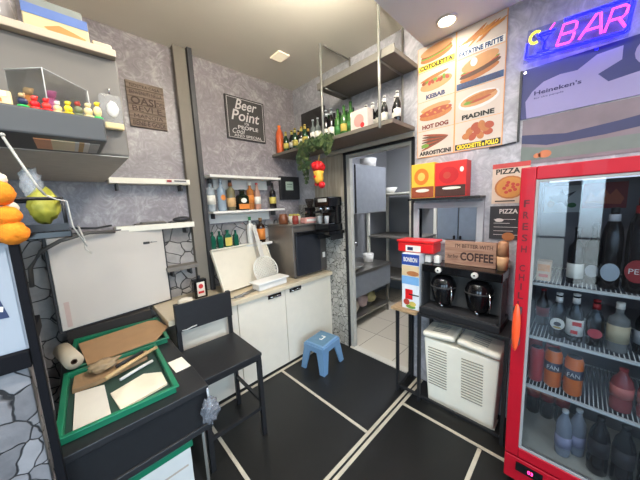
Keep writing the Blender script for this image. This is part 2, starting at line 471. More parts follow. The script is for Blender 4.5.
solo('plastic_tub', B().lathe([(0, 0), (.07, 0), (.08, .12), (.075, .12), (.066, .006), (0, .005)], (3.12, 2.2, .742), 20), white, 'white tub at the far end of the kitchen sink table', 'tub')
solo('storage_tub', B().lathe([(0, 0), (.10, 0), (.12, .13), (.11, .13), (.09, .01), (0, .008)], (3.16, 2.2, 2.102), 20), white, 'white tub on top of the kitchen wall cabinet', 'tub')
t = thing('kitchen_rack', 'pale upright shelf rack at the far side of the kitchen', 'shelf', (3.75, 1.9, 0))
for y in (1.60, 2.45):
    for x in (3.5, 4.1): build('upright', B().box(x, y, 0, x+.04, y+.04, 1.75), cream, t)
for z in (.4, 1.05, 1.72): build('shelf', B().box(3.5, 1.6, z, 4.14, 2.49, z+.025), cream if z > 1.6 else greyp, t)
solo('rack_bowl', B().lathe([(0, 0), (.06, 0), (.12, .09), (.115, .09), (.055, .008), (0, .006)], (3.75, 2.2, 1.747), 20), white, 'white bowl on the top board of the kitchen rack', 'bowl')
t = thing('kitchen_fridge', 'tall pale steel double door fridge seen through the serving hatch', 'fridge', (3.3, .9, 0))
build('body', B().box(3.1, .74, .05, 3.75, 1.19, 1.95, .01), steel, t)
for y0, y1 in ((.745, .955), (.965, 1.185)):
    dd = build('door', B().box(3.075, y0, .1, 3.098, y1, 1.93, .008), mat('pale_steel_door', (196, 208, 222), .35, .2), t)
    build('handle', B().box(3.05, (y0+y1)/2+(.07 if y0 < .9 else -.09), .9, 3.0745, (y0+y1)/2+(.09 if y0 < .9 else -.07), 1.2, .006), charcoal, dd)
for k, (x, y) in enumerate(((3.3, .8), (3.3, 1.1))): build('foot', B().cyl((x, y, 0), .03, .049), black, t)

# serving hatch frame
b = B().m(mat('hatch_frame', (186, 188, 192), .4, .2))
for y0, y1, z0, z1 in ((HY0-.045, HY1+.045, HZ1, HZ1+.045), (HY0-.045, HY0, HZ0, HZ1), (HY1, HY1+.045, HZ0, HZ1), (HY0-.045, HY1+.045, HZ0-.03, HZ0)):
    b.box(XR-.02, y0, z0, XR+.051, y1, z1, .003)
struct('window_2', b, None)

# ------------------------------------------------------------------ lamps
bulb = mat('lamp_glow', (255, 240, 215), .5, emit=(255, 236, 200), es=30)
def downlight(x, y, z, lab, w):
    t = thing('downlight', lab, 'lamp', (x, y, z-.012), group='recessed downlights in the lowered ceiling')
    build('ring', B().lathe([(.05, -.001), (.066, -.001), (.066, -.010), (.052, -.012), (.05, -.001)], (x, y, z), 24), white, t)
    build('bulb', B().cyl((x, y, z-.007), .046, .005, seg=20), bulb, t)
    l = bpy.data.lights.new('downlight_beam', 'AREA'); l.shape = 'DISK'; l.size = .09; l.energy = w; l.color = (1, .98, .95); l.spread = PI
    lo = bpy.data.objects.new('downlight_beam', l); C.objects.link(lo); lo.location = (x, y, z-.016)
downlight(1.92, .70, ZL, 'lit recessed downlight in the ceiling above the food menu board', .6)
for x, y in ((.75, .45), (-.55, .45), (.75, -.9), (-.55, -.9)): downlight(x, y, ZL, 'recessed downlight overhead behind the viewer, out of the picture', 9)
for gx, gy, es, lab in ((.20, 1.02, 15, 'round white globe lamp under the upper ceiling nearer the grey cabinet'), (1.02, .99, 150, 'unseen globe lamp added to brighten the upper ceiling, nearer the bottle rack')):  # the globe near the bottle rack is added to brighten the ceiling
    g = thing('globe_lamp', lab, 'lamp', (gx, gy, 2.775), group='globe lamps above the picture edge')
    build('globe', B().ball((gx, gy, 2.84), .065, 3), mat('globe_glow_%d' % es, (255, 240, 215), .5, emit=(255, 246, 230), es=es), g)
    build('stem', B().cyl((gx, gy, 2.90), .018, ZH-.001-2.90), white, g)
t = thing('ceiling_lamp', 'small square glowing panel on the upper ceiling', 'lamp', (1.56, 2.04, ZH-.013))
build('panel', B().box(1.505, 1.97, ZH-.011, 1.625, 2.11, ZH-.001, .002), mat('square_lamp', (240, 228, 200), .5, emit=(255, 236, 200), es=.25), t)

# ------------------------------------------------------------------ base cabinets and worktop under the back wall
CT = .845
t = thing('worktop', 'long pale worktop on the cream cabinets along the back wall', 'worktop', (1.25, 2.25, CT-.04))
build('top', B().box(.40, 1.97, CT-.04, XR-.014, YB-.013, CT, .004), mat('worktop_beige', (206, 190, 162), .4, 0, .07, 20), t)
def cabinet(x0, x1, lab, hx):
    t = thing('base_cabinet', lab, 'cabinet', ((x0+x1)/2, 2.25, 0), group='cream base cabinets along the back wall')
    build('body', B().box(x0, 2.02, .08, x1, YB-.014, CT-.041), offwhite, t)
    build('plinth', B().box(x0, 2.04, 0, x1, 2.06, .079), offwhite, t)
    dd = build('door', B().box(x0+.002, 2.0, .03, x1-.002, 2.018, CT-.043, .003), offwhite, t)
    if hx:
        h = build('handle', B().box(hx-.075, 1.99, .752, hx+.075, 1.9995, .79, .004), blackgl, dd, 'black recessed handle')
        build('grip', B().tube([(hx-.055, 1.985, .772), (hx-.02, 1.982, .764), (hx+.02, 1.982, .776), (hx+.055, 1.985, .768)], .006), chrome, h)
cabinet(.46, .923, 'cream base cabinet behind the black bar chair', None)
cabinet(.925, 1.424, 'cream base cabinet between the bar chair and the blue stool, with dark handle', 1.30)
cabinet(1.426, 2.08, 'cream base cabinet behind the blue stool, below the steel machine', 1.552)

# ------------------------------------------------------------------ wall shelves on the back wall
def shelf(x0, x1, y0, z0, z1, lab, rail=None, m=white):
    t = thing('wall_shelf', lab, 'shelf', ((x0+x1)/2, 2.45, z0))
    build('board', B().box(x0, y0, z0, x1, YB-.0135, z1, .002), m, t)
    if rail: build('back_rail', B().box(rail[0], YB-.045, rail[1], rail[2], YB-.0135, z0-.001), white, t)
    for x in (x0+.04, x1-.07): build('bracket', B().box(x, YB-.12, z0-.05, x+.012, YB-.0475 if rail else YB-.0135, z0-.001), charcoal, t)
    return t
shelf(.925, 1.685, 2.31, 1.895, 1.918, 'white upper liquor shelf, empty, above the row of spirits', (1.02, 1.80, 1.62))
shelf(.925, 1.715, 2.31, 1.57, 1.59, 'white liquor shelf carrying the row of seven spirit bottles', (.95, 1.475, 1.62))
shelf(.925, 1.59, 2.41, 1.205, 1.232, 'low pale ledge behind the leaning tray carrying green bottles')
shelf(.235, .784, 2.40, 1.83, 1.872, 'pale upper shelf at left of the back wall, price tag on edge', m=cream)
shelf(.235, .784, 2.40, 1.466, 1.51, 'pale middle shelf on the left carrying a dark cap and papers', m=cream)
shelf(.53, .784, 2.40, 1.10, 1.135, 'short grey shelf on the stone wall right of the white panel', m=greyp)
b = B().m(white).box(.60, 2.392, 1.842, .76, 2.3985, 1.868).m(dkred).box(.605, 2.390, 1.846, .64, 2.392, 1.864).m(charcoal).box(.66, 2.390, 1.852, .75, 2.392, 1.862)
solo('shelf_tag', b, None, 'white price tag with red square on the edge of the upper left shelf', 'tag')
t = thing('flat_hat', 'dark flat cap lying on the middle shelf at the left', 'cap', (.70, 2.45, 1.51))
build('crown', B().ball((.70, 2.45, 1.512+.024), .07, 3, (1, .8, .36), .1, 2), charcoal, t)
build('peak', B().box(.60, 2.42, 1.512, .65, 2.48, 1.522, .003), charcoal, t)
solo('paper_stack', B().box(.36, 2.41, 1.5115, .57, 2.51, 1.522, .002).box(.40, 2.405, 1.523, .56, 2.50, 1.530, .002), mat('grey_papers', (120, 112, 104), .7, 0, .2, 30), 'flat grey papers lying on the middle left shelf', 'papers')

# ------------------------------------------------------------------ bottles
CACHE = {}
def cached(key, fn):
    if key not in CACHE:
        b = fn(); me = bpy.data.meshes.new(key[0]); bmesh.ops.recalc_face_normals(b.bm, faces=b.bm.faces); b.bm.to_mesh(me); b.bm.free()
        for q in b.mats: me.materials.append(q)
        CACHE[key] = me
    return CACHE[key]
def put(name, me, parent, label=None):
    o = bpy.data.objects.new(name, me); C.objects.link(o); o.parent = parent
    if label: o['label'] = label
    return o
PROF = {   # (radius fraction of R, height fraction of H)
 'beer': [(0, 0), (.92, 0), (1, .02), (1, .55), (.92, .64), (.5, .76), (.40, .84), (.38, .955)],
 'wine': [(0, 0), (.94, 0), (1, .02), (1, .58), (.9, .66), (.42, .74), (.36, .80), (.36, .955)],
 'spirit': [(0, 0), (.95, 0), (1, .02), (1, .62), (.93, .69), (.5, .75), (.36, .78), (.36, .87)],
 'slim': [(0, 0), (.9, 0), (1, .03), (.95, .55), (.8, .68), (.42, .80), (.36, .94)],
 'pet': [(0, 0), (.8, 0), (.97, .03), (1, .2), (.93, .3), (1, .38), (1, .62), (.85, .75), (.4, .88), (.36, .94)],
 'can': [(0, 0), (.8, 0), (1, .05), (1, .9), (.82, .97), (.82, 1), (0, .985)],
 'flask': [(0, 0), (.95, 0), (1, .03), (1, .60), (.85, .70), (.4, .78), (.36, .93)],
}
def bottle(label, loc, H, R, kind='beer', body=brownGl, cap=white, band=None, bz=(.2, .5), neck=None, group=None, cat='bottle', name='bottle', flat=1, txt=None, tm=None, face='R', oval=None):
    t = thing(name, label, cat, loc, group=group)
    pr = PROF[kind]
    def fb():
        b = B(True).m(body); M = Matrix.Diagonal((1, flat, 1, 1)) if flat != 1 else None
        p = [(r*R, z*H) for r, z in pr]
        if kind != 'can': p += [(0, p[-1][1])]
        seg = 4 if kind == 'flask' else 16
        if kind == 'flask': M = Matrix.Diagonal((1, flat, 1, 1)) @ Matrix.Rotation(PI/4, 4, 'Z')
        b.lathe(p, seg=seg, M=M, smooth=kind != 'flask'); return b
    put('body', cached(('body', kind, H, R, body.name, flat), fb), t)
    if kind == 'can':
        put('lid', cached(('lid', H, R), lambda: B(True).m(chrome).cyl((0, 0, H*.9865), R*.78, .003)), t)
    else:
        z = pr[-1][1]*H; r = pr[-1][0]*R*1.12
        put('cap', cached(('cap', kind, H, R, cap.name), lambda: B(True).m(cap).cyl((0, 0, z), r, H-z, seg=12)), t)
    s2 = 1.42 if kind == 'flask' else 1
    if band:
        def bb():
            b = B(True).m(band)
            if kind == 'flask':
                q = R*.72
                b.box(-q, -q*flat-.002, bz[0]*H, q, -q*flat-.0008, bz[1]*H)
            else:
                M = Matrix.Diagonal((1, flat, 1, 1)) if flat != 1 else None
                b.lathe([(R*1.003, bz[0]*H), (R*1.02, bz[0]*H), (R*1.02, bz[1]*H), (R*1.003, bz[1]*H)], seg=16, M=M)
            return b
        put('paper_label', cached(('paper_label', kind, H, R, band.name, bz, flat), bb), t)
    if neck:
        z0, z1 = .80*H, .92*H; r = R*(.42 if kind != 'pet' else .5)
        put('neck_label', cached(('neck_label', kind, H, R, neck.name), lambda: B(True).m(neck).lathe([(r*.9, z0), (r*1.12, z0), (r*1.05, z1), (r*.9, z1)], seg=14)), t)
    F = Matrix(((0, 0, -1, -R*1.03), (-1, 0, 0, 0), (0, 1, 0, 0), (0, 0, 0, 1))) if face == 'R' else Matrix(((1, 0, 0, 0), (0, 0, -1, -R*1.03*(flat if kind != 'flask' else flat*.73)), (0, 1, 0, 0), (0, 0, 0, 1)))
    if oval:
        om, oz, ou, ov = oval
        put('oval_label', cached(('oval_label', H, R, om.name, oz, face, flat), lambda: B(True).m(om).ell(0, oz*H, ou*R, ov*H, -.004, .0015, M=F)), t)
    if txt:
        text(txt, R*1.3, R*.6, F, tm, t, -R*.65, (bz[0]+bz[1])/2*H-R*.3, .002, local=True)
    return t
lblw = mat('label_white', (232, 226, 212), .6); lblo = mat('label_orange', (214, 128, 52), .6); lbly = mat('label_yellow', (206, 184, 90), .6)
lblt = mat('label_tan', (200, 160, 110), .6); lblg = mat('label_green', (60, 120, 60), .6); lblr = mat('label_red', (200, 40, 40), .6)
lblbl = mat('label_blue', (70, 100, 170), .6); silver = mat('silver_foil', (190, 194, 198), .3, .7); gold = mat('gold_foil', (196, 160, 70), .35, .6)
Z1 = 1.5906
S = 'bottles on the white liquor shelf'
bottle('tall clear vodka-type bottle with black cap, first from the left on the liquor shelf', (.962, 2.42, Z1), .295, .036, 'spirit', clearg, black, lblw, (.22, .5), group=S, face='B')
bottle('clear bluish spirit bottle with orange label, second from the left on the liquor shelf', (1.06, 2.42, Z1), .300, .040, 'spirit', mat('bluish_glass', (170, 190, 205), .1, alpha=.5), silver, None, (.2, .45), oval=(lblo, .42, .55, .09), group=S, face='B')
bottle('spirit bottle with brown upper label and black cap, third on the liquor shelf', (1.155, 2.42, Z1), .293, .041, 'spirit', mat('olive_glass', (120, 112, 84), .12, alpha=.8), black, lblt, (.12, .42), neck=mat('brown_label', (140, 80, 40), .5), group=S, face='B')
t = bottle('squat square dark green bottle with round orange emblem on the liquor shelf', (1.272, 2.42, Z1), .205, .078, 'flask', mat('dark_green_glass', (22, 34, 24), .12), mat('dark_cap', (30, 40, 30), .4), lblo, (.05, .3), group=S, face='B', flat=.62, oval=(lblw, .47, .40, .12))
bottle('bottle of amber liqueur with orange label and pale cap, fifth on the liquor shelf', (1.365, 2.42, Z1), .285, .038, 'spirit', amberg, lblw, lblo, (.25, .52), group=S, face='B')
bottle('pinkish liqueur bottle with red cap, sixth from the left on the liquor shelf', (1.447, 2.42, Z1), .275, .035, 'slim', mat('pinkish', (196, 150, 130), .2, alpha=.85), redp, lblw, (.2, .48), group=S, face='B')
bottle('dark wine bottle with yellow label standing apart on the liquor shelf', (1.64, 2.42, Z1), .282, .037, 'wine', blackGl, black, lbly, (.2, .45), group=S, face='B')
Z2 = 1.2326; S = 'bottles on the low ledge behind the leaning tray'
gl2 = mat('teal_glass', (20, 92, 72), .15, 0, .05, alpha=.9)
bottle('teal green bottle at the left end of the low ledge beside the dark post', (.952, 2.46, Z2), .165, .030, 'flask', gl2, gl2, None, group=S, face='B', flat=.9)
bottle('green bottle second from the dark post on the low ledge', (1.02, 2.46, Z2), .165, .032, 'flask', gl2, gl2, None, group=S, face='B', flat=.9)
bottle('green bottle with yellow label on the low ledge', (1.10, 2.46, Z2), .170, .048, 'flask', gl2, gl2, lbly, (.08, .56), group=S, face='B', flat=.6)
bottle('green bottle right of the yellow labelled one on the low ledge', (1.185, 2.46, Z2), .160, .030, 'flask', gl2, gl2, None, group=S, face='B', flat=.9)
bottle('white plastic sauce bottle with green cap on the low ledge', (1.355, 2.455, Z2), .285, .036, 'spirit', white, mat('green_cap', (40, 150, 80), .4), None, group=S, face='B')
bottle('dark rum-type bottle with orange label at the right end of the low ledge', (1.482, 2.455, Z2), .265, .044, 'spirit', brownGl, mat('wood_cap', (150, 110, 70), .5), lblo, (.12, .56), group=S, face='B')

# ------------------------------------------------------------------ things on the worktop
t = thing('oil_tin', 'small black tin with white and red label on the worktop by the dark post', 'tin', (.74, 2.31, CT+.001))
build('body', B().box(.685, 2.28, CT+.001, .795, 2.35, CT+.165, .008), blackgl, t)
build('spout', B().cyl((.74, 2.315, CT+.166), .014, .03), black, t)
lb = build('paper_label', B().m(lblw).box(.708, 2.2775, CT+.02, .772, 2.2795, CT+.145), None, t)
build('emblem', B().m(lblr).ell(0, .108, .019, .021, .0005, .0015, M=frameB(.74, 2.2775, CT)).box(.716, 2.2765, CT+.045, .764, 2.2773, CT+.065), None, lb)

t = thing('leaning_tray', 'large cream plastic tray leaning on its edge against the stone wall', 'tray', (1.24, 2.2, CT+.001))
lean = Matrix.Translation((.93, 2.215, CT+.002)) @ Matrix.Rotation(math.radians(25), 4, 'X').inverted() @ Matrix.Rotation(0, 4, 'Z')
lean = Matrix.Translation((.90, 2.20, CT+.013)) @ Matrix.Rotation(math.radians(8), 4, 'Z') @ Matrix.Rotation(math.radians(-23), 4, 'X')
build('tray_base', B().box(0.01, .004, 0.01, .63, .012, .40, .003, M=lean), mat('tray_cream', (220, 210, 190), .4, 0, .03), t)
build('rim', B().box(0, -.022, 0, .64, .012, .011, .004, M=lean).box(0, -.022, .40, .64, .012, .412, .004, M=lean).box(0, -.022, .0115, .011, .012, .3995, .004, M=lean).box(.629, -.022, .0115, .64, .012, .3995, .004, M=lean), mat('tray_rim', (232, 224, 206), .4, 0, .03), t)

t = thing('pizza_peel', 'round perforated white pizza peel with long handle leaning on the cream tray', 'peel', (1.36, 2.15, CT+.001))
lp = Matrix.Translation((1.36, 2.155, CT+.003)) @ Matrix.Rotation(math.radians(4), 4, 'Z') @ Matrix.Rotation(math.radians(-20), 4, 'X')
b = B().m(mat('peel_white', (226, 222, 210), .4, .1))
r = .145
b.lathe([(r-.014, -.003), (r, -.003), (r, .003), (r-.014, .003), (r-.014, -.003)], (0, 0, r), 32, 'Y', M=lp, smooth=False)
for k in range(-6, 7):
    for a in (PI/4, -PI/4):
        off = k*.0215; hl = math.sqrt(max(0, (r-.012)**2-off**2))
        if hl < .01: continue
        dx, dz = math.cos(a), math.sin(a); nx, nz = -dz, dx
        p0 = lp @ Vector((nx*off-dx*hl, 0, r+nz*off-dz*hl)); p1 = lp @ Vector((nx*off+dx*hl, 0, r+nz*off+dz*hl))
        b.tube([p0, p1], .0045, 6)
build('blade', b, None, t)
build('handle', B().box(-.022, -.006, 2*r-.004, .022, .006, .62, .004, M=lp), mat('peel_handle', (206, 200, 190), .4, .1), t)

t = thing('food_container', 'shallow white plastic food container with lid on the worktop', 'container', (1.31, 2.075, CT+.001), math.radians(4))
L = B(True)
build('tub', B(True).box(-.165, -.06, 0, .165, .06, .062, .012), white, t)
build('lid', B(True).box(-.185, -.078, .063, .185, .078, .078, .006), mat('lid_white', (238, 234, 226), .35, 0, .02), t)

t = thing('steel_tongs', 'pair of grey kitchen tongs lying on the worktop edge', 'tongs', (1.05, 2.06, CT+.001), math.radians(12))
for s in (-1, 1): build('arm', B(True).tube([(-.12, 0, .008), (-.02, s*.012, .008), (.09, s*.018, .008), (.12, s*.02, .008)], .007), steel, t)
build('hinge', B(True).cyl((-.12, 0, .0), .014, .016), steel, t)
solo('spoon', B().tube([(.86, 2.05, CT+.006), (1.0, 2.01, CT+.006)], .005).ball((.84, 2.056, CT+.008), .02, 2, (1.3, .9, .35)), steel, 'grey metal spoon lying beside the tongs on the worktop', 'spoon')
solo('sugar_packet', B().ball((.60, 2.25, CT+.028), .05, 3, (1.2, .8, .5), .25, 2, 5), paper, 'small crumpled white packet on the worktop behind the bar chair', 'packet')
solo('pepper_mill_lid', B().cyl((.70, 2.05, CT+.001), .018, .02), black, 'small black round cap on the worktop behind the chair back', 'cap')

# the stainless machine in the corner
t = thing('undercounter_machine', 'stainless steel catering machine with black door standing in the corner of the worktop', 'machine', (1.85, 2.3, CT+.001))
mx0, mx1, my0, my1, mz1 = 1.605, 2.075, 2.06, 2.505, 1.40
build('body', B().box(mx0, my0, CT+.015, mx1, my1, mz1, .006), mat('machine_steel', (132, 124, 116), .35, .6, .06, 30), t)
dd = build('door', B().box(mx0+.02, my0-.028, CT+.03, mx1-.10, my0-.001, mz1-.06, .006), mat('machine_door', (46, 48, 54), .3, .2), t)
build('handle', B().box(mx0+.015, my0-.05, mz1-.10, mx1-.095, my0-.029, mz1-.065, .006), blackgl, dd)
build('side_panel', B().box(mx1-.095, my0-.02, CT+.03, mx1-.005, my0-.001, mz1-.06, .004), mat('machine_side', (96, 92, 88), .35, .5), t)
build('sticker', B().box(mx1-.07, my0-.0225, CT+.17, mx1-.03, my0-.0205, CT+.23), white, t)
build('top_lid', B().box(mx0-.004, my0-.02, mz1+.001, mx1+.004, my1, mz1+.016, .004), mat('machine_top', (150, 144, 136), .3, .6), t)
for x in (mx0+.05, mx1-.05): build('foot', B().cyl((x, my0+.05, CT+.001), .02, .0135), black, t)
MT = mz1+.0175
solo('storage_jar', B().lathe([(0, 0), (.05, 0), (.052, .07), (.04, .09), (.042, .11), (0, .11)], (1.665, 2.28, MT), 18), mat('jar_brown', (120, 70, 44), .3), 'round brown jar on top of the steel corner machine', 'jar')
solo('jam_jar', B().lathe([(0, 0), (.035, 0), (.036, .06), (.03, .075), (.03, .09), (0, .09)], (1.72, 2.14, MT), 16), mat('jar_red', (150, 60, 50), .3), 'small reddish jar on the front of the steel corner machine', 'jar')
for k, (x, y) in enumerate(((1.81, 2.33), (1.875, 2.35), (1.84, 2.24))):
    t = thing('flower_cup', ('cup with yellow sweets at the back left of the corner machine top', 'cup with yellow sweets at the back right of the corner machine top', 'cup with yellow sweets in front of the two others on the corner machine top')[k], 'cup', (x, y, MT), group='cups of yellow sweets on the corner machine')
    build('cup', B().lathe([(0, 0), (.022, 0), (.03, .08), (.028, .08), (.02, .004), (0, .004)], (x, y, MT), 16), lblw, t)
    b = B()
    for j in range(5): b.ball((x+.014*math.cos(j*1.26), y+.014*math.sin(j*1.26), MT+.088+.004*(j % 2)), .013, 1)
    build('sweets', b, mat('sweet_yellow', (200, 190, 90), .5), t)
t = thing('napkin_packet', 'pink and white packet of napkins on the front of the corner machine top', 'packet', (1.9, 2.1, MT))
build('body', B().box(1.80, 2.06, MT, 1.955, 2.16, MT+.06, .008), mat('packet_pink', (210, 150, 140), .5), t)
build('stripe', B().box(1.81, 2.057, MT+.02, 1.945, 2.0595, MT+.045), white, t)
solo('small_cup', B().lathe([(0, 0), (.024, 0), (.034, .06), (.031, .06), (.02, .005), (0, .005)], (2.01, 2.1, MT), 18), white, 'small white cup at the right of the napkin packet', 'cup')

# ------------------------------------------------------------------ bracket shelf with espresso machine on the right wall
t = thing('bracket_shelf', 'black bracket shelf on the right wall holding the espresso machine', 'shelf', (1.98, 1.9, 1.30))
build('board', B().box(1.84, 1.765, 1.30, XR-.017, 2.0, 1.335, .003), blackgl, t)
for y in (1.79, 1.98): build('bracket', B().box(1.9, y, 1.24, XR-.017, y+.015, 1.299), black, t)
EZ = 1.336
t = thing('espresso_machine', 'black espresso machine on the bracket shelf beside the doorway', 'coffee machine', (1.98, 1.9, EZ))
build('base', B().box(1.86, 1.78, EZ, 2.07, 1.995, EZ+.07, .006), blackgl, t)
build('back_column', B().box(1.98, 1.79, EZ+.071, 2.07, 1.99, EZ+.25, .006), blackgl, t)
build('head', B().box(1.865, 1.78, EZ+.251, 2.07, 1.995, EZ+.35, .01), blackgl, t)
build('drip_tray', B().box(1.862, 1.80, EZ+.0705, 1.965, 1.98, EZ+.08, .002), chrome, t)
for y in (1.85, 1.95):
    g = build('group_head', B().cyl((1.92, y, EZ+.215), .026, .035), chrome, t)
    build('portafilter', B().tube([(1.92, y, EZ+.205), (1.82, y, EZ+.195)], .011), black, g)
build('name_strip', B().box(1.8615, 1.81, EZ+.30, 1.8645, 1.93, EZ+.335), white, t)
for k, (x, y) in enumerate(((1.90, 1.85), (1.90, 1.95))):
    solo('glass_cup', B().lathe([(0, 0), (.02, 0), (.028, .075), (.026, .075), (.018, .004), (0, .004)], (x, y, EZ+.081), 16), mat('glass_clear', (220, 222, 222), .08, alpha=.5), ('clear glass under the espresso machine spout nearer the doorway', 'clear glass under the espresso machine spout farther from the doorway')[k], 'glass', 'glasses on the espresso machine')
t = thing('coffee_grinder', 'black coffee grinder on the steel corner machine beside the espresso machine', 'grinder', (1.985, 2.21, MT))
build('base', B().box(1.925, 2.15, MT, 2.045, 2.275, MT+.03, .006), blackgl, t)
build('body', B().box(1.96, 2.16, MT+.0305, 2.045, 2.265, MT+.17, .012), blackgl, t)
build('spout', B().box(1.925, 2.195, MT+.10, 1.9595, 2.23, MT+.13, .006), chrome, t)
build('hopper', B().lathe([(.028, MT+.171), (.05, MT+.24), (.05, MT+.265), (.0, MT+.268), (.0, MT+.171), (.028, MT+.171)], (2.0, 2.212, 0), 20), mat('smoked_hopper', (60, 52, 48), .12, alpha=.8), t)
t = thing('framed_certificate', 'black framed green certificate hanging in the corner above the machine', 'picture', (1.94, YB-.05, 1.70))
build('frame', B().box(1.80, YB-.05, 1.69, 2.085, YB-.0135, 1.96, .004), black, t)
build('certificate', B().m(mat('cert', (170, 186, 170), .5)).box(1.875, YB-.054, 1.80, 1.985, YB-.0505, 1.90).m(mat('cert_ink', (90, 110, 96), .5)).box(1.89, YB-.0555, 1.865, 1.97, YB-.0541, 1.875).box(1.89, YB-.0555, 1.835, 1.96, YB-.0541, 1.842), None, t)

# ------------------------------------------------------------------ signs on the back wall
ink = mat('chalk', (214, 208, 204), .8)
t = thing('beer_sign', 'dark hanging sign lettered Beer Point on the back wall', 'sign', (1.44, YB-.02, 2.31))
build('board', B().box(1.222, YB-.02, 2.31, 1.662, YB-.0015, 2.725, .003), mat('sign_grey', (66, 62, 60), .7, 0, .1, 30), t)
F = frameB(1.222, YB-.02, 2.31)
b = B()
for q in ((.016, .014, .424, .018), (.016, .397, .424, .401), (.016, .018, .02, .397), (.42, .018, .424, .397)): b.box(q[0], q[1], 0, q[2], q[3], .0015, M=F)
build('border_line', b, ink, t)
text('Beer', .25, .10, F, ink, t, .10, .295, slant=.35, bold=.01)
text('Point', .32, .105, F, ink, t, .055, .185, slant=.25, bold=.01)
text('FOR', .05, .025, F, ink, t, .195, .15)
text('PEOPLE', .23, .036, F, ink, t, .12, .105, bold=.01)
text('Cool', .14, .05, F, ink, t, .055, .058, slant=.35)
text('AND SPECIAL', .32, .026, F, ink, t, .07, .026)
wsign = wood('weathered_planks', (112, 96, 84), (144, 126, 110), 5, 'X', .8)
t = thing('plank_sign', 'weathered wooden plank sign with worn dark lettering on the back wall at left', 'sign', (.56, YB-.02, 2.28))
b = B()
for k in range(6): b.box(.432, YB-.022, 2.285+k*.057, .688, YB-.0015, 2.285+k*.057+.055, .002)
build('planks', b, wsign, t)
F = frameB(.432, YB-.022, 2.285); wink = mat('worn_ink', (72, 56, 48), .8, 0, .2, 40)
text('OASI', .17, .055, F, wink, t, .02, .172, bold=.02); text('DEL', .06, .03, F, wink, t, .195, .18)
text('BEVI E', .20, .04, F, wink, t, .025, .12); text('MANGIA', .20, .03, F, wink, t, .03, .068)
text('BENE E GODI', .22, .036, F, wink, t, .018, .012, bold=.01); text('BENVENUTI NELLA', .22, .028, F, wink, t, .018, .245); text('NOSTRA CASA', .2, .025, F, wink, t, .025, .295)

# ------------------------------------------------------------------ hanging rack
rackm = mat('rack_grey', (112, 104, 94), .5, .1, .05, 20)
rodm = mat('rod_grey', (140, 136, 128), .4, .5)
t = thing('bottle_rack', 'grey two-tier bottle rack hung on rods from the ceiling over the doorway', 'rack', (1.92, 1.7, 2.16))
build('upper_shelf', B().box(1.745, .985, 2.63, XR-.004, 1.74, 2.655, .002), rackm, t)
build('upper_shelf_lip', B().box(1.738, .98, 2.63, 1.744, 1.745, 2.685).box(1.7445, .976, 2.63, XR-.004, .9845, 2.66), rodm, t)
build('lower_shelf', B().box(1.725, .985, 2.165, XR-.032, YB-.03, 2.195, .002), rackm, t)
for y, z in ((1.655, 2.622), (1.10, 2.622), (1.655, ZH-.012)): build('crossbar', B().tube([(1.75, y, z), (2.085, y, z)], .0075), rodm, t)
for x, y in ((1.722, 1.675), (1.722, 1.09)): build('rod', B().cyl((x, y, 2.15), .011, ZH-.002-2.15, seg=10), mat('rod_bright', (150, 148, 140), .35, .4), t)
for x, y in ((2.085, 1.64), (2.085, 1.10)): build('rod', B().cyl((x, y, 2.196), .009, ZH-.002-2.196, seg=10), rodm, t)
RZ = 2.1956
S = 'bottles on the hanging rack'
bottle('orange aluminium bottle at the back wall end of the hanging rack', (1.80, 2.44, RZ), .31, .042, 'pet', mat('orange_alu', (216, 96, 48), .35), orange, None, group=S)
for k, y in enumerate((2.345, 2.265, 2.185, 2.105, 2.025)):
    bottle('dark beer bottle on the rack, %s from the orange bottle' % ('first', 'second', 'third', 'fourth', 'fifth')[k], (1.815+.02*(k % 2), y, RZ), .225, .03, 'beer', blackGl if k % 2 else greeng, gold, lbly if k % 2 == 0 else lblw, (.2, .45), neck=lbly, group=S)
for k, y in enumerate((1.93, 1.86)):
    bottle(('slim clear bottle behind the ivy on the rack, left one of the pair', 'slim clear bottle behind the ivy on the rack, right one of the pair')[k], (1.84, y, RZ), .25, .03, 'wine', mat('grey_glass', (120, 128, 124), .1, alpha=.8), silver, lblw, (.25, .5), group=S)
for k, y in enumerate((1.775, 1.705)):
    bottle(('tall silver topped prosecco-type bottle left of the front rod on the rack', 'tall silver topped prosecco-type bottle right of the front rod on the rack')[k], (1.87, y, RZ), .30, .036, 'wine', blackGl, silver, lblw, (.15, .42), neck=silver, group=S)
for k, y in enumerate((1.625, 1.55, 1.475)):
    bottle('tall green glass bottle on the rack, %s of three from the front rod' % ('first', 'second', 'third')[k], (1.87, y, RZ), .27+.01*k, .035, 'wine', mat('bright_green_glass', (62, 106, 50), .12, alpha=.92), greeng, lblg if k != 1 else lbly, (.2, .42), group=S)
for k, y in enumerate((1.405, 1.335, 1.27)):
    bottle('dark white-capped bottle behind the carton on the rack, %s from the green bottles' % ('first', 'second', 'third')[k], (2.0, y, RZ), .27, .034, 'wine', blackGl, white, lblw, (.2, .45), neck=white, group=S)
for k, y in enumerate((2.365, 2.285, 2.205, 2.125)):
    bottle('dark bottle in the back row of the rack, %s from the back wall' % ('first', 'second', 'third', 'fourth')[k], (1.95, y, RZ), .25, .032, 'wine', blackGl if k % 2 else greeng, black, lblw if k % 2 else lbly, (.2, .45), neck=gold if k % 2 else None, group=S)
for k, y in enumerate((1.92, 1.84, 1.765)):
    bottle('tall dark bottle behind the silver topped pair, %s from the black board' % ('first', 'second', 'third')[k], (1.98, y, RZ), .31, .036, 'wine', blackGl if k != 1 else greeng, silver if k else black, lblw, (.2, .42), group=S)
for k, y in enumerate((1.69, 1.61, 1.535)):
    bottle('dark green bottle behind the three bright green ones, %s from the rod' % ('first', 'second', 'third')[k], (1.98, y, RZ), .28, .034, 'wine', greeng, black, lblw, (.2, .42), group=S)
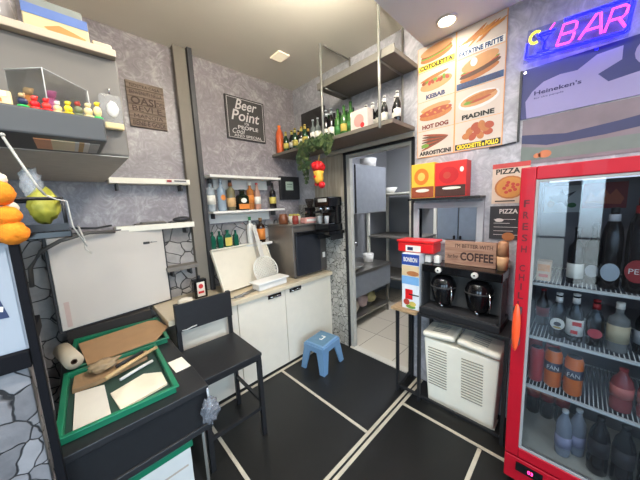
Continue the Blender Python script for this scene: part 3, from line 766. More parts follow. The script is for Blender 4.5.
t = thing('wine_carton', 'white and pink carton standing among the bottles on the hanging rack', 'carton', (1.84, 1.34, RZ))
build('box', B().box(1.79, 1.245, RZ, 1.87, 1.415, RZ+.165, .003), mat('carton_white', (222, 206, 194), .6), t)
build('picture', B().m(mat('carton_pink', (206, 150, 140), .6)).ell(.085, .08, .05, .05, .0005, .0015, M=frameR(1.79, 1.415, RZ)).m(lblr).ell(.12, .04, .02, .02, .0005, .002, M=frameR(1.79, 1.415, RZ)), None, t)
for k, y in enumerate((1.20, 1.145, 1.09, 1.035)):
    bottle('dark pale-capped bottle at the rack end near the menu, %s from the carton' % ('first', 'second', 'third', 'fourth')[k], (1.88 if k % 2 else 1.95, y, RZ), .235, .027, 'beer', blackGl, white, lblt if k == 0 else lblw, (.2, .45), neck=white, group=S)
solo('black_board', B().box(2.03, 1.96, RZ, 2.06, 2.32, 2.64, .004), mat('blackboard', (46, 44, 44), .6, 0, .1, 20), 'plain black board propped at the back of the hanging rack', 'board')

# hanging ivy and ornament
t = thing('hanging_ivy', 'green trailing ivy hanging over the front of the bottle rack', 'plant', (1.70, 1.75, 1.87))
b = B(); lv = B(); lm = mat('ivy_leaf', (44, 66, 36), .5, 0, .3, 30); lm2 = mat('ivy_leaf_light', (86, 100, 58), .5, 0, .2, 30)
for k in range(9):
    y = 1.56+.048*k+random.uniform(-.02, .02); x = 1.700-random.uniform(0, .02); zb = 2.16-random.uniform(.12, .33)
    if abs(y-1.70) < .10: zb = 2.125
    if k < 3: zb = 2.16-random.uniform(.03, .10)
    pts = [(x+.005, y, 2.215), (x-.006, y, 2.19)]; n = 7
    for j in range(n+1): pts.append((x-.012+random.uniform(-.012, .006), y+random.uniform(-.018, .018), 2.17+(zb-2.17)*j/n))
    b.tube(pts, .0025, 5)
    for p in pts[1:]:
        for q in range(5):
            lv.m(lm if random.random() < .72 else lm2)
            s = random.uniform(.018, .032)
            M = Matrix.Translation((p[0]-.004+random.uniform(-.025, 0), p[1]+random.uniform(-.028, .028), p[2]+random.uniform(-.02, .02))) @ Matrix.Rotation(random.uniform(0, 6.28), 4, 'X') @ Matrix.Rotation(random.uniform(-.7, .7)-PI/2, 4, 'Y')
            lv.prism([(0, -s), (s*.8, -.25*s), (s*.45, .4*s), (0, s*1.1), (-s*.45, .4*s), (-s*.8, -.25*s)], 0, .001, M=M)
build('stem', b, mat('ivy_stem', (70, 80, 40), .6), t)
build('leaves', lv, None, t)
t = thing('hanging_ornament', 'red and yellow hanging ornament on a string below the ivy', 'ornament', (1.70, 1.70, 1.75))
ox, oy = 1.665, 1.70
build('string', B().tube([(ox, oy, 1.985), (ox+.008, oy-.008, 2.03), (ox+.012, oy-.01, 2.055)], .003, 6), mat('straw', (200, 180, 90), .7), t)
b = B()
for k in range(7):
    a = k*PI*2/7; b.ball((ox+.035*math.cos(a), oy+.035*math.sin(a), 1.945+.012*(k % 2)), .030, 2, (1, 1, 1.2))
b.ball((ox, oy, 1.97), .034, 2)
build('red_top', b, redp, t)
build('yellow_body', B().lathe([(0, 0), (.03, .005), (.045, .04), (.042, .08), (.05, .11), (0, .115)], (ox, oy, 1.80), 18), mat('ornament_yellow', (226, 176, 60), .5, 0, .15, 30), t)
build('red_fringe', B().ball((ox-.01, oy-.045, 1.785), .032, 2).ball((ox+.0, oy+.03, 1.80), .022, 2).ball((ox-.043, oy+.005, 1.86), .013, 2), redp, t)

# ------------------------------------------------------------------ menu board on the right wall
F = frameR(XR-.0015, .975, 1.945)
t = thing('menu_board', 'large printed food menu of eight pictures on the right wall under the downlight', 'menu', (XR-.006, .69, 1.945))
build('backing', B().box(0, 0, 0, .575, .815, .006, M=F), mat('menu_orange', (226, 160, 96), .6), t)
paperm = mat('menu_paper', (208, 194, 180), .85, 0, .05, 6, spec=.15)
bun = mat('bun', (176, 110, 62), .6, 0, .15, 40); bun2 = mat('bun_light', (198, 146, 98), .6); meat = mat('meat', (150, 74, 48), .6, 0, .25, 60); lett = mat('lettuce', (110, 150, 60), .6)
saus = mat('sausage', (164, 74, 48), .5); fry = mat('fries', (198, 134, 66), .6); tomato = mat('tomato', (184, 66, 52), .5); grill = mat('grilled', (92, 66, 52), .6); plate = mat('plate', (216, 214, 210), .5)
ctxt = {'y': mat('cap_yellow', (246, 214, 50), .5), 'k': mat('cap_black', (30, 28, 26), .5), 'w': mat('cap_white', (246, 240, 228), .5), 'b': mat('cap_blue', (52, 60, 96), .5), 'br': mat('cap_brown', (120, 40, 30), .5), 'n': mat('cap_navy', (40, 74, 116), .5)}
def food(kind, b, cx, cy, s, F):
    w0, w1 = .0075, .0085
    def E(m, u, v, ru, rv, rot=0, dw=0): b.m(m).ell(cx+u*s, cy+v*s, ru*s, rv*s, w0+dw, w1+dw, rot, M=F)
    if kind == 'sandwich':
        E(bun, 0, -.10, .95, .26, .12); E(lett, 0, .02, .92, .16, .12, .0004); E(meat, 0, .08, .9, .14, .12, .0008); E(bun2, 0, .24, .95, .26, .12, .0012)
    elif kind == 'kebab':
        E(bun2, 0, -.12, .95, .34, .1); 
        for k in range(9): E((meat, lett, tomato)[k % 3], -.7+k*.17, .05+.06*math.sin(k*2), .15, .10, k*.7, .0004)
        E(bun, -.1, .30, .85, .10, .15, .0008)
    elif kind == 'hotdog':
        E(bun, 0, -.14, .98, .3, .08); E(saus, 0, .02, .98, .2, .08, .0005); E(bun2, 0, .26, .9, .2, .08, .0003)
        for k in range(7): E(fry, -.72+k*.24, .03+.08*(-1)**k, .09, .05, .6*(-1)**k, .001)
    elif kind == 'skewer':
        for k in range(7): E(grill if k % 2 else meat, -.1+.02*k, -.25+k*.09, .8, .07, .35-.09*k, .0002*k)
        E(lett, -.6, -.25, .25, .12, 0, .0016)
    elif kind == 'fries':
        for k in range(12): b.m(fry if k % 3 else bun); b.ell(cx+(-.5+.1*k)*s, cy+(-.05+.05*(k % 4))*s, .55*s, .055*s, w0+.0002*k, w1+.0002*k, .25+.1*(k % 5), M=F)
        E(plate, -.75, -.12, .2, .24, 0)
    elif kind == 'burger':
        E(bun, -.02, -.30, .9, .2, .2); E(grill, 0, -.12, .95, .17, .2, .0004); E(tomato, 0, .0, .9, .08, .2, .0008); E(lett, 0, .05, .9, .07, .2, .001); E(bun2, .0, .24, .85, .32, .2, .0012); E(plate, -.25, .3, .16, .2, 0, .0016)
    elif kind == 'piadina':
        E(plate, 0, 0, .95, .42, .1); E(bun2, 0, .04, .85, .30, .1, .0003); E(lett, -.1, .02, .6, .12, .15, .0006); E(saus, .1, .0, .5, .07, .15, .0009); E(bun, .1, .16, .7, .12, .12, .0012)
    elif kind == 'crocchette':
        for k, (u, v) in enumerate(((-.5, -.15), (-.2, -.22), (.15, -.2), (.5, -.1), (-.35, .08), (0, .05), (.35, .1), (-.1, .28), (.2, .3), (.55, .22))): E(saus if k % 2 else bun, u, v, .22, .17, k, .0002*k)
rows_l = [(.638, .812, 'sandwich', 'COTOLETTA', 'k', 'y'), (.422, .634, 'kebab', 'KEBAB', 'b', None), (.203, .418, 'hotdog', 'HOT DOG', 'br', None), (.004, .199, 'skewer', 'ARROSTICINI', 'k', None)]
rows_r = [(.625, .812, 'fries', 'PATATINE FRITTE', 'n', 'w'), (.418, .621, 'burger', 'HAMBURGER', 'b', 'n'), (.203, .414, 'piadina', 'PIADINE', 'k', None), (.004, .199, 'crocchette', 'CROCCHETTE e POLLO', 'y', 'k')]
for (u0, u1, rows) in ((.005, .274, rows_l), (.284, .570, rows_r)):
    for v0, v1, kind, cap, tc, bc in rows:
        p = build('food_panel', B().box(u0, v0, .0063, u1, v1, .0073, M=F), paperm, t)
        b = B(); food(kind, b, (u0+u1)/2, v0+(v1-v0)*.58, (u1-u0)*.46, F)
        build('food_picture', b, None, p)
        hh = .032
        if bc: build('caption_strip', B().box(u0+.004, v0+.006, .0075, u1-.004, v0+.046, .0085, M=F), ctxt[bc], p)
        wd = min(u1-u0-.03, .028*len(cap))
        text(cap, wd, hh, F, ctxt[tc], p, (u0+u1)/2-wd/2, v0+.01, .0095, name='caption', bold=.045)

# pizza signs
F = frameR(XR-.0015, .445, 1.56)
t = thing('pizza_poster', 'cream poster with a pizza picture and the word PIZZA on the right wall', 'poster', (XR-.006, .36, 1.56))
build('sheet', B().box(0, 0, 0, .20, .262, .005, M=F), mat('poster_cream', (206, 184, 164), .7), t)
b = B().m(bun).ell(.10, .105, .085, .075, .0052, .0062, M=F).m(fry).ell(.10, .105, .074, .065, .0064, .0072, M=F)
for k in range(9): b.m(tomato).ell(.10+.045*math.cos(k*2.4)*(.4+.07*k), .105+.04*math.sin(k*2.4)*(.4+.07*k), .011, .010, .0074, .008, M=F)
build('pizza_picture', b, None, t)
build('red_band', B().box(.0, .232, .0052, .20, .262, .006, M=F), mat('band_red', (190, 70, 66), .6), t)
text('PIZZA', .13, .035, F, ctxt['k'], t, .02, .193, .0055, bold=.03)
b = B().m(ctxt['k']).box(.02, .012, .0052, .13, .02, .006, M=F)
build('ink_line', b, None, t)
F = frameR(XR-.0015, .45, 1.318)
t = thing('pizza_chalkboard', 'dark chalkboard lettered PIZZA below the pizza poster', 'sign', (XR-.006, .36, 1.318))
build('board', B().box(0, 0, 0, .20, .225, .008, .001, M=F), mat('board_dark', (50, 50, 54), .7), t)
text('PIZZA', .10, .03, F, ink, t, .055, .175, .0085, bold=.02)
b = B()
for k in range(5): b.box(.025, .03+k*.026, .0083, .025+(.14, .11, .15, .09, .12)[k], .033+k*.026, .0092, M=F)
b.ell(.055, .13, .025, .012, .0083, .009, M=F)
build('chalk_marks', b, ink, t)
b = B().ell(.11, .02, .035, .028, .0083, .0095, M=F); build('bun_picture', b, bun, t)

# snack ledge with two boxes
t = thing('snack_ledge', 'narrow black ledge above the serving hatch holding snack cartons', 'shelf', (2.03, .73, 1.60))
build('board', B().box(1.96, .48, 1.605, XR-.001, .99, 1.622, .002), black, t)
LZ = 1.6226
def carton(name, lab, y0, y1, z1, main, art, strip, parts):
    t = thing(name, lab, 'carton', (2.0, (y0+y1)/2, LZ), group='snack cartons on the black ledge')
    build('box', B().box(1.985, y0, LZ, 2.085, y1, z1, .003), main, t)
    F = frameR(1.985, y1, LZ)
    b = B(); W = y1-y0
    b.m(art).ell(W*.45, (z1-LZ)*.62, W*.32, (z1-LZ)*.24, .0006, .0014, M=F).m(strip).box(.004, .004, .0006, W-.004, (z1-LZ)*.33, .0014, M=F)
    for m, u, v, ru, rv in parts: b.m(m).ell(W*u, (z1-LZ)*v, W*ru, (z1-LZ)*rv, .0016, .0022, M=F)
    build('print', b, None, t)
carton('snack_carton', 'yellow snack carton with orange disc and brown base on the ledge', .792, .972, 1.885, mat('carton_yellow', (240, 186, 60), .5), mat('carton_orange', (236, 120, 40), .5), mat('carton_brown', (150, 70, 44), .5, 0, .2, 30), ((lbly, .45, .62, .16, .12), (lblw, .5, .22, .3, .05)))
carton('snack_carton', 'red snack carton with dark brown base on the ledge beside the yellow one', .575, .788, 1.872, mat('carton_red', (214, 44, 40), .5), mat('carton_red2', (190, 30, 36), .5), mat('carton_dark', (70, 40, 34), .5, 0, .2, 30), ((tomato, .4, .62, .12, .1), (lblw, .86, .75, .06, .07), (lblw, .55, .25, .3, .04)))

# banners over the fridge
F = frameR(XR-.0015, .31, 2.075)
t = thing('beer_poster', 'large poster with pale cloud shape and small lettering behind the neon sign', 'poster', (XR-.006, 0, 2.07))
build('sheet', B().box(0, 0, 0, .62, .285, .006, M=F), mat('poster_navy', (52, 56, 108), .5), t)
pl = mat('poster_pale', (150, 143, 184), .6, 0, .04, 8)
b = B().m(pl).prism([(.03, .0), (.615, .0), (.615, .13), (.44, .11), (.36, .10), (.32, .15), (.40, .19), (.40, .255), (.31, .25), (.24, .20), (.17, .205), (.10, .19), (.05, .15), (.02, .10)], .0062, .007, M=F)
b.ell(.51, .20, .07, .07, .0062, .007, M=F)
build('cloud_picture', b, None, t)
build('dark_edge', B().box(-.012, -.13, 0, -.0005, .285, .012, M=F), charcoal, t)
text("Heineken's", .20, .024, F, mat('poster_ink', (50, 44, 90), .6), t, .06, .125, .0075, bold=.02)
text('for the people', .13, .012, F, mat('poster_ink', (50, 44, 90)), t, .06, .10, .0075)
build('clip', B().box(.005, .262, .0065, .018, .275, .012, M=F).box(.30, .268, .0065, .313, .281, .012, M=F), chrome, t)
F = frameR(XR-.0015, .297, 1.80)
t = thing('mural_banner', 'dusky brown banner with navy band and orange blossom behind the fridge top', 'banner', (XR-.006, 0, 1.80))
build('sheet', B().box(0, 0, 0, .62, .268, .004, M=F), mat('banner_brown', (128, 116, 122), .6, 0, .22, 7), t)
b = B().m(mat('banner_navy', (58, 62, 96), .6)).prism([(0, .13), (.12, .10), (.35, .11), (.615, .14), (.615, .20), (.4, .17), (.2, .15), (0, .18)], .0042, .005, M=F)
b.m(mat('banner_green', (112, 122, 116), .6)).prism([(0, .02), (.615, .02), (.615, .09), (.35, .09), (.12, .085), (0, .11)], .0042, .005, M=F)
b.m(mat('blossom', (196, 120, 80), .6)).ell(.115, .05, .03, .022, .0052, .006, M=F).ell(.08, .045, .018, .014, .0052, .006, M=F)
build('mural_picture', b, None, t)
solo('wire_rail', B().tube([(XR-.012, .47, 1.935), (XR-.012, .325, 1.945)], .005, 8), charcoal, 'thin dark rail on the wall under the menu board corner', 'rail')

# neon sign
def neon(name, rgb, s): return mat(name, rgb, .3, emit=rgb, es=s)
nblue = neon('neon_blue', (8, 10, 255), 5); npink = neon('neon_pink', (255, 70, 195), 1.1); nyel = neon('neon_yellow', (240, 225, 60), 1.0)
NX = 2.035
F = frameR(NX, .298, 2.392) @ Matrix.Rotation(-.085, 4, 'Z') @ Matrix.Diagonal((.92, 1.0, 1, 1))
t = thing('neon_sign', 'glowing neon sign reading BAR with a cocktail glass and blue border', 'neon sign', (NX, .08, 2.37))
build('backplate', B().box(-.006, -.012, -.012, .436, .162, -.006, M=F), glassy('neon_acrylic', (225, 228, 245), .015, .1, gr=.08), t)
def path(P, r=.006): return [F @ Vector((u, v, .008)) for u, v in P]
b = B()
b.tube(path([(.005, .085), (.005, .01), (.012, .004), (.42, .004), (.43, .012), (.43, .142), (.42, .152), (.165, .152)]), .0058)
b.tube(path([(.012, .012), (.415, .012), (.422, .02), (.422, .138), (.414, .145), (.165, .145)]), .0046)
build('border_tube', b, nblue, t)
b = B()
b.tube(path([(.048, .118), (.128, .118), (.088, .072), (.048, .118)]), .006); b.tube(path([(.088, .072), (.088, .03)]), .006); b.tube(path([(.058, .025), (.118, .025)]), .0065); b.tube(path([(.058, .105), (.118, .105)]), .004)
build('glass_tube', b, nblue, t)
b = B().tube(path([(.040+.026*math.cos(a), .108+.029*math.sin(a)) for a in [PI*.28+PI*1.4*k/14 for k in range(15)]]), .0068)
build('lemon_tube', b, nyel, t)
build('straw_tube', B().tube(path([(.105, .126), (.122, .152)]), .004), npink, t)
def letter(P, dx):
    b = B()
    for q in P: b.tube(path([(dx+u*.98, .032+(v-.035)*.82) for u, v in q]), .0056)
    return b
h0, h1 = .035, .152; hm = .095
build('letter_tube', letter([[(0, h0), (.018, h1), (.065, h1), (.076, .14), (.076, .11), (.064, hm), (.010, hm)], [(.064, hm), (.072, .085), (.068, .05), (.056, h0), (0, h0)]], .148), npink, t)
build('letter_tube', letter([[(0, h0), (.055, h1), (.072, h1), (.088, h0)], [(.022, .075), (.082, .075)]], .243), npink, t)
build('letter_tube', letter([[(0, h0), (.016, h1), (.06, h1), (.073, .138), (.070, .105), (.058, .09), (.008, .09)], [(.045, .09), (.075, h0)]], .342), npink, t)
for u in (.02, .41): build('standoff', B().cyl((0, 0, 0), .005, NX and XR-NX-.012-.009, M=F @ Matrix.Translation((u, .14, -.012-(XR-NX-.012-.009)))), chrome, t)

# ------------------------------------------------------------------ console table with coffee dispenser
t = thing('console_table', 'narrow black metal console table with wooden end board against the right wall', 'table', (1.95, .65, 0))
build('top', B().box(1.81, .26, .735, XR-.005, .835, .755, .002), black, t)
build('wood_board', B().box(1.79, .84, .735, XR-.005, 1.05, .758, .003), wood('table_wood', (150, 122, 90), (184, 154, 116), 5, 'Y', .5), t)
for x, y in ((1.835, 1.015), (2.06, 1.015), (1.835, .83), (2.06, .83), (1.835, .275), (2.06, .275)):
    build('leg', B().box(x-.011, y-.011, 0, x+.011, y+.011, .7345), black, t)
build('foot_rail', B().box(1.826, .29, .04, 1.844, .818, .06).box(1.826, .842, .04, 1.844, 1.003, .06).box(1.847, 1.006, .04, 2.048, 1.024, .06), black, t)
TZ = .7556
t = thing('coffee_dispenser', 'black twin coffee dispenser with two round jugs on the console table', 'coffee machine', (1.95, .56, TZ))
build('base', B().box(1.815, .31, TZ, 2.07, .825, TZ+.05, .006), black, t)
build('drip_grid', B().box(1.82, .33, TZ+.0505, 1.915, .80, TZ+.058, .002), charcoal, t)
build('back_panel', B().box(1.985, .325, TZ+.051, 2.07, .815, TZ+.32, .006), mat('dispenser_grey', (84, 82, 80), .3, .3), t)
build('hood', B().box(1.845, .315, TZ+.321, 2.07, .82, TZ+.378, .006), blackgl, t)
for y in (.315, .811): build('side_panel', B().box(1.85, y, TZ+.051, 1.984, y+.009, TZ+.3205), charcoal, t)
for y in (.685, .455):
    j = build('jug', B().lathe([(0, 0), (.05, 0), (.068, .03), (.085, .12), (.085, .15), (.07, .19), (.045, .21), (0, .215)], (1.915, y, TZ+.085), 24), blackgl, t)
    build('spout', B().cyl((1.885, y, TZ+.059), .012, .026).tube([(1.885, y, TZ+.09), (1.845, y, TZ+.10)], .006), chrome, j)
    build('handle', B().tube([(1.86, y-.07, TZ+.10), (1.835, y-.085, TZ+.16), (1.85, y-.075, TZ+.24)], .005), chrome, j)
    build('jug_ring', B().lathe([(.086, .0), (.0875, .0), (.0875, .01), (.086, .01)], (1.915, y, TZ+.215), 24), charcoal, j)
    k = build('dial', B().cyl((1.826, y+.01, TZ+.35), .020, .018, 'X', 18), white, t)
    build('dial_mark', B().cyl((1.823, y+.01, TZ+.35), .006, .0025, 'X', 10), charcoal, k)
HZ = TZ+.379
F = frameR(1.955, .695, HZ+.0005)
t = thing('coffee_sign', 'wooden block sign lettered COFFEE standing on the coffee dispenser', 'sign', (1.97, .53, HZ))
build('block', B().box(0, 0, -.03, .32, .172, 0, .002, M=F), wood('sign_wood', (146, 108, 88), (182, 144, 120), 4, 'Y', .7), t)
dk = mat('sign_ink', (58, 36, 32), .7)
text('COFFEE', .20, .06, F, dk, t, .105, .035, .001, bold=.03); text('but first', .07, .03, F, dk, t, .02, .045, .001, slant=.3); text("I'M BETTER WITH", .23, .028, F, dk, t, .07, .125, .001)
t = thing('paper_cup', 'stack of tan paper cups at the right of the coffee sign', 'cup', (1.96, .345, HZ))
build('lower_cup', B().lathe([(0, 0), (.026, 0), (.034, .09), (0, .09)], (1.955, .340, HZ+.0005), 18), mat('cup_tan', (206, 164, 122), .6), t)
build('upper_cup', B().lathe([(0, 0), (.033, 0), (.028, .09), (.014, .1), (0, .1)], (1.955, .340, HZ+.091), 18), mat('cup_brown', (184, 136, 100), .6), t)
for k, y in enumerate((.80, .735)):
    solo('small_tub', B().box(1.90, y-.022, HZ+.0005, 1.95, y+.022, HZ+.06, .01), white, ('small white tub on the coffee dispenser next to the red lid box', 'small white tub on the coffee dispenser next to the coffee sign')[k], 'tub')
# chips carton with printed front and red tray box on it
t = thing('chips_carton', 'tall blue and white carton with food pictures at the table end', 'carton', (1.9, .91, .7586))
F = frameR(1.835, .975, .7586)
build('box', B().box(1.835, .835, .7586, 1.945, .975, 1.205, .003), mat('carton_pale', (222, 226, 230), .5), t)
b = B().m(mat('print_blue', (38, 70, 150), .5)).box(0, .355, .0006, .14, .44, .0014, M=F).m(skyb).box(0, .20, .0006, .14, .265, .0014, M=F)
b.m(mat('print_ham', (214, 190, 150), .5)).box(0, .268, .0006, .14, .35, .0014, M=F).m(bun).ell(.09, .29, .05, .02, .0016, .0022, M=F).m(redp).box(.03, .08, .0016, .09, .16, .0022, M=F).m(tomato).ell(.04, .055, .025, .025, .0018, .0024, M=F).m(lbly).ell(.09, .045, .028, .02, .0018, .0024, M=F).m(lett).ell(.075, .02, .04, .015, .0016, .0022, M=F).m(black).box(.06, .115, .0024, .14, .125, .003, M=F)
build('print', b, None, t)
text('BONBON', .11, .036, F, white, t, .015, .38, .0018, bold=.03)
t = thing('lid_box', 'red flat box with white label on top of the printed carton', 'box', (1.96, .88, 1.206))
build('body', B().box(1.87, .745, 1.2065, 2.02, 1.03, 1.285, .012), redp, t)
build('lid', B().box(1.862, .738, 1.286, 2.028, 1.037, 1.303, .007), mat('lid_red', (226, 36, 40), .35), t)
build('paper_label', B().m(white).box(1.8665, .84, 1.215, 1.8695, .96, 1.262).m(navy).box(1.8655, .90, 1.225, 1.8664, .945, 1.25), None, t)
# laundry hamper used as bin
t = thing('lidded_bin', 'cream double bin with slotted front and two loose lids under the console table', 'bin', (1.95, .56, 0))
b = B(); q = bmesh.new()
def frust(b, x0, y0, z0, x1, y1, z1, ix, iy):
    t = bmesh.new()
    lo = [t.verts.new(p) for p in ((x0+ix, y0+iy, z0), (x1, y0+iy, z0), (x1, y1-iy, z0), (x0+ix, y1-iy, z0))]
    hi = [t.verts.new(p) for p in ((x0, y0, z1), (x1, y0, z1), (x1, y1, z1), (x0, y1, z1))]
    t.faces.new(lo[::-1]); t.faces.new(hi)
    for k in range(4): t.faces.new([lo[k], lo[(k+1) % 4], hi[(k+1) % 4], hi[k]])
    bmesh.ops.bevel(t, geom=t.edges[:], offset=.012, segments=2, profile=.5, affect='EDGES')
    b._merge(t, None, False)
b.m(cream); frust(b, 1.86, .31, .012, 2.045, .805, .55, .03, .025)
build('body', b, None, t)
for col in (.40, .635):
    b = B().m(mat('slot_dark', (120, 108, 88), .7))
    for k in range(15):
        z = .17+k*.022; f = (z-.012)/.538; x = 1.86+.03*(1-f)
        sh = Matrix.Translation((x, col, z))
        b.box(-.0035, 0, 0, .003, .135, .0055, M=sh)
    build('slots', b, None, t)
for k, (y0, y1, a) in enumerate(((.575, .805, -6), (.305, .565, 5))):
    M = Matrix.Translation((1.84, (y0+y1)/2, .575)) @ Matrix.Rotation(math.radians(a), 4, 'X') @ Matrix.Rotation(math.radians(-4), 4, 'Y')
    l = build('lid', B().box(0, -(y1-y0)/2, 0, .20, (y1-y0)/2, .042, .016, M=M), mat('bin_lid', (240, 234, 216), .4), t)
    b = B()
    for j in range(5): b.box(.04+j*.025, -.05, .0425, .05+j*.025, .05, .044, M=M)
    build('lid_ribs', b, mat('rib_grey', (170, 168, 158), .5), l)
for y in (.36, .75): build('foot', B().box(1.92, y-.03, 0, 2.03, y+.03, .0115), cream, t)

# ------------------------------------------------------------------ drinks fridge
FX, FY0, FY1, FZ = 1.56, -.385, .217, 1.735
t = thing('drinks_fridge', 'red glass-door drinks fridge standing against the right wall', 'fridge', (1.83, -.08, 0))
b = B().m(red)
b.box(1.585, FY0, .06, 2.08, FY0+.035, FZ); b.box(1.585, FY1-.035, .06, 2.08, FY1, FZ); b.box(1.585, FY0+.0355, FZ-.06, 2.08, FY1-.0355, FZ); b.box(1.585, FY0+.0355, .06, 2.08, FY1-.0355, .255)
build('cabinet', b, None, t)
lining = mat('fridge_lining', (118, 114, 118), .5)
build('lining', B().box(2.05, FY0+.036, .256, 2.079, FY1-.036, FZ-.061).box(1.6, FY1-.042, .256, 2.049, FY1-.036, FZ-.061).box(1.6, FY0+.036, .256, 2.049, FY0+.042, FZ-.061), lining, t)
build('floor_tray', B().box(1.6, FY0+.043, .256, 2.049, FY1-.043, .272), mat('fridge_floor', (206, 200, 182), .5), t)
dz0, dz1, yl, yr = .27, 1.675, .160, -.33
d = build('door', B().box(FX, yl, .215, 1.584, FY1, FZ, .004).box(FX, FY0, .215, 1.584, yr, FZ, .004).box(FX, yr+.0005, dz1, 1.584, yl-.0005, FZ, .004).box(FX, yr+.0005, .215, 1.584, yl-.0005, dz0, .004), red, t, 'red door frame with lettering')
build('gasket', B().box(FX+.004, yl-.012, dz0+.001, FX+.02, yl-.001, dz1-.001).box(FX+.004, yr+.001, dz0+.001, FX+.02, yr+.012, dz1-.001).box(FX+.004, yr+.0125, dz1-.012, FX+.02, yl-.0125, dz1-.001).box(FX+.004, yr+.0125, dz0+.001, FX+.02, yl-.0125, dz0+.012), mat('gasket_grey', (150, 148, 146), .5), d)
build('glass', B().box(FX+.009, yr+.013, dz0+.013, FX+.013, yl-.013, dz1-.013), glassy('fridge_glass', (232, 236, 240), .06, .02), d)
h = build('handle', B().ball((FX-.04, .195, .955), .02, 3, (.9, .85, 6.2)), mat('handle_orange', (240, 84, 40), .3), d, 'orange-red pull handle')
for z in (1.02, .86): build('mount', B().box(FX-.035, .18, z, FX-.0005, .213, z+.035, .004), charcoal, h)
F = frameR(FX-.0005, FY1, 0); lt = mat('door_lettering', (96, 8, 20), .5)
for k, ch in enumerate('FRESH'): text(ch, .022, .034, F, lt, d, .018, 1.55-k*.055, .0005, bold=.02)
for k, ch in enumerate('CHILL'): text(ch, .006 if ch == 'I' else .022, .034, F, lt, d, .024 if ch == 'I' else .016, 1.235-k*.047, .0005, bold=.02)
b = B().m(red).box(FX+.002, FY0, .065, 1.584, FY1, .205, .004)
g = build('grille', b, None, t)
b = B()
for k in range(4): b.box(FX-.0015, FY0+.03, .085+k*.022, FX+.0015, .09-.0*k, .091+k*.022)
build('grille_slots', b, mat('slot_red', (110, 8, 18), .5), g)
dsp = build('thermostat', B().box(FX-.003, .055, .135, FX+.0015, .165, .185), blackgl, g)
text('03', .022, .018, frameR(FX-.0035, .165, .135), neon('led_pink', (255, 50, 120), 3), dsp, .05, .016, .001)
for x in (1.64, 2.02):
    for y in (FY0+.06, FY1-.06): build('foot', B().cyl((x, y, 0), .02, .0595), black, t)
wire = mat('white_wire', (214, 214, 208), .4)
SH = (1.175, .893, .62)
for z in SH:
    b = B().box(1.612, FY0+.046, z-.014, 1.626, FY1-.046, z, .002)
    for k in range(34): 
        y = FY0+.055+k*.0147
        b.tube([(1.626, y, z-.004), (2.04, y, z-.004)], .0022, 5)
    b.tube([(2.04, FY0+.046, z-.005), (2.04, FY1-.046, z-.005)], .004, 6)
    build('wire_shelf', b, wire, t)
lamp = build('header_lamp', B().box(1.62, FY0+.1, FZ-.075, 1.65, FY1-.1, FZ-.0615), mat('fridge_lamp', (240, 244, 255), .4, emit=(225, 235, 255), es=.6), t)
# printed cards at the back of the fridge
F = frameR(2.046, .165, 1.50)
solo('fridge_card', B().m(mat('card_pale', (214, 214, 206), .6)).box(0, 0, .001, .155, .15, .004, M=F).m(charcoal).prism([(.02, .09), (.06, .10), (.075, .135), (.09, .10), (.135, .12), (.095, .075), (.10, .03), (.075, .06), (.045, .05)], .0042, .005, M=F).m(tan).ell(.03, .05, .015, .02, .0042, .005, M=F).m(lblg).ell(.12, .04, .018, .014, .0042, .005, M=F), None, 'pale printed card with a dark bird shape at the back of the fridge', 'card')
F = frameR(2.046, .005, 1.52)
solo('fridge_card', B().m(mat('card_red', (150, 40, 44), .6)).box(0, 0, .001, .16, .135, .004, M=F).m(mat('card_ember', (206, 96, 60), .6)).prism([(.01, .03), (.03, .09), (.05, .06), (.075, .11), (.10, .07), (.12, .10), (.15, .05), (.14, .02)], .0042, .005, M=F), None, 'dark red printed card at the back of the fridge beside the pale card', 'card')
# drinks on the shelves
XB = 1.69
z = SH[0]+.001; S = 'drinks on the top shelf of the fridge'
t = thing('juice_carton', 'small juice carton with orange print at the left of the top fridge shelf', 'carton', (XB, .115, z), group=S)
build('box', B().box(XB-.03, .09, z, XB+.03, .145, z+.10, .003), mat('juice_tan', (196, 160, 130), .5), t)
build('print', B().m(lblo).box(XB-.0315, .095, z+.05, XB-.0303, .14, z+.085).m(lblr).box(XB-.0315, .10, z+.02, XB-.0303, .135, z+.035), None, t)
bottle('dark bottle with white label, leftmost bottle of the top fridge shelf', (XB+.02, .008, z), .27, .029, 'wine', blackGl, black, lblw, (.1, .36), group=S)
bottle('dark bottle with grey round label second on the top fridge shelf', (XB+.055, -.048, z), .29, .029, 'wine', blackGl, black, None, oval=(screen, .22, .8, .1), group=S)
bottle('large dark bottle with silver oval label on the top fridge shelf', (XB, -.100, z), .36, .034, 'pet', blackGl, black, None, oval=(silver, .22, .85, .11), neck=screen, group=S)
bottle('large dark bottle with red round label lettered PER on the top fridge shelf', (XB-.01, -.174, z), .40, .037, 'pet', blackGl, dkred, None, (.15, .33), neck=dkred, oval=(dkred, .24, .95, .12), group=S, txt='PER', tm=white)
bottle('dark bottle at the hinge side of the top fridge shelf', (XB+.04, -.262, z), .36, .04, 'pet', blackGl, black, None, group=S)
z = SH[1]+.001; S = 'beers on the second shelf of the fridge'
bottle('dark bottle at the left end of the second fridge shelf', (XB+.12, .12, z), .2, .028, 'beer', brownGl, dkred, dkred, (.25, .5), group=S)
t = bottle('beer bottle with white neck foil and cream oval label in the fridge', (XB, .052, z), .225, .030, 'beer', blackGl, white, None, neck=white, group=S, oval=(lblw, .33, .9, .13))
put('emblem', cached(('emblem',), lambda: B(True).m(charcoal).ell(0, .074, .014, .011, .0316, .0325, M=Matrix(((0, 0, -1, 0), (-1, 0, 0, 0), (0, 1, 0, 0), (0, 0, 0, 1)))).m(gold).ell(0, .056, .016, .005, .0316, .0325, M=Matrix(((0, 0, -1, 0), (-1, 0, 0, 0), (0, 1, 0, 0), (0, 0, 0, 1))))), t)
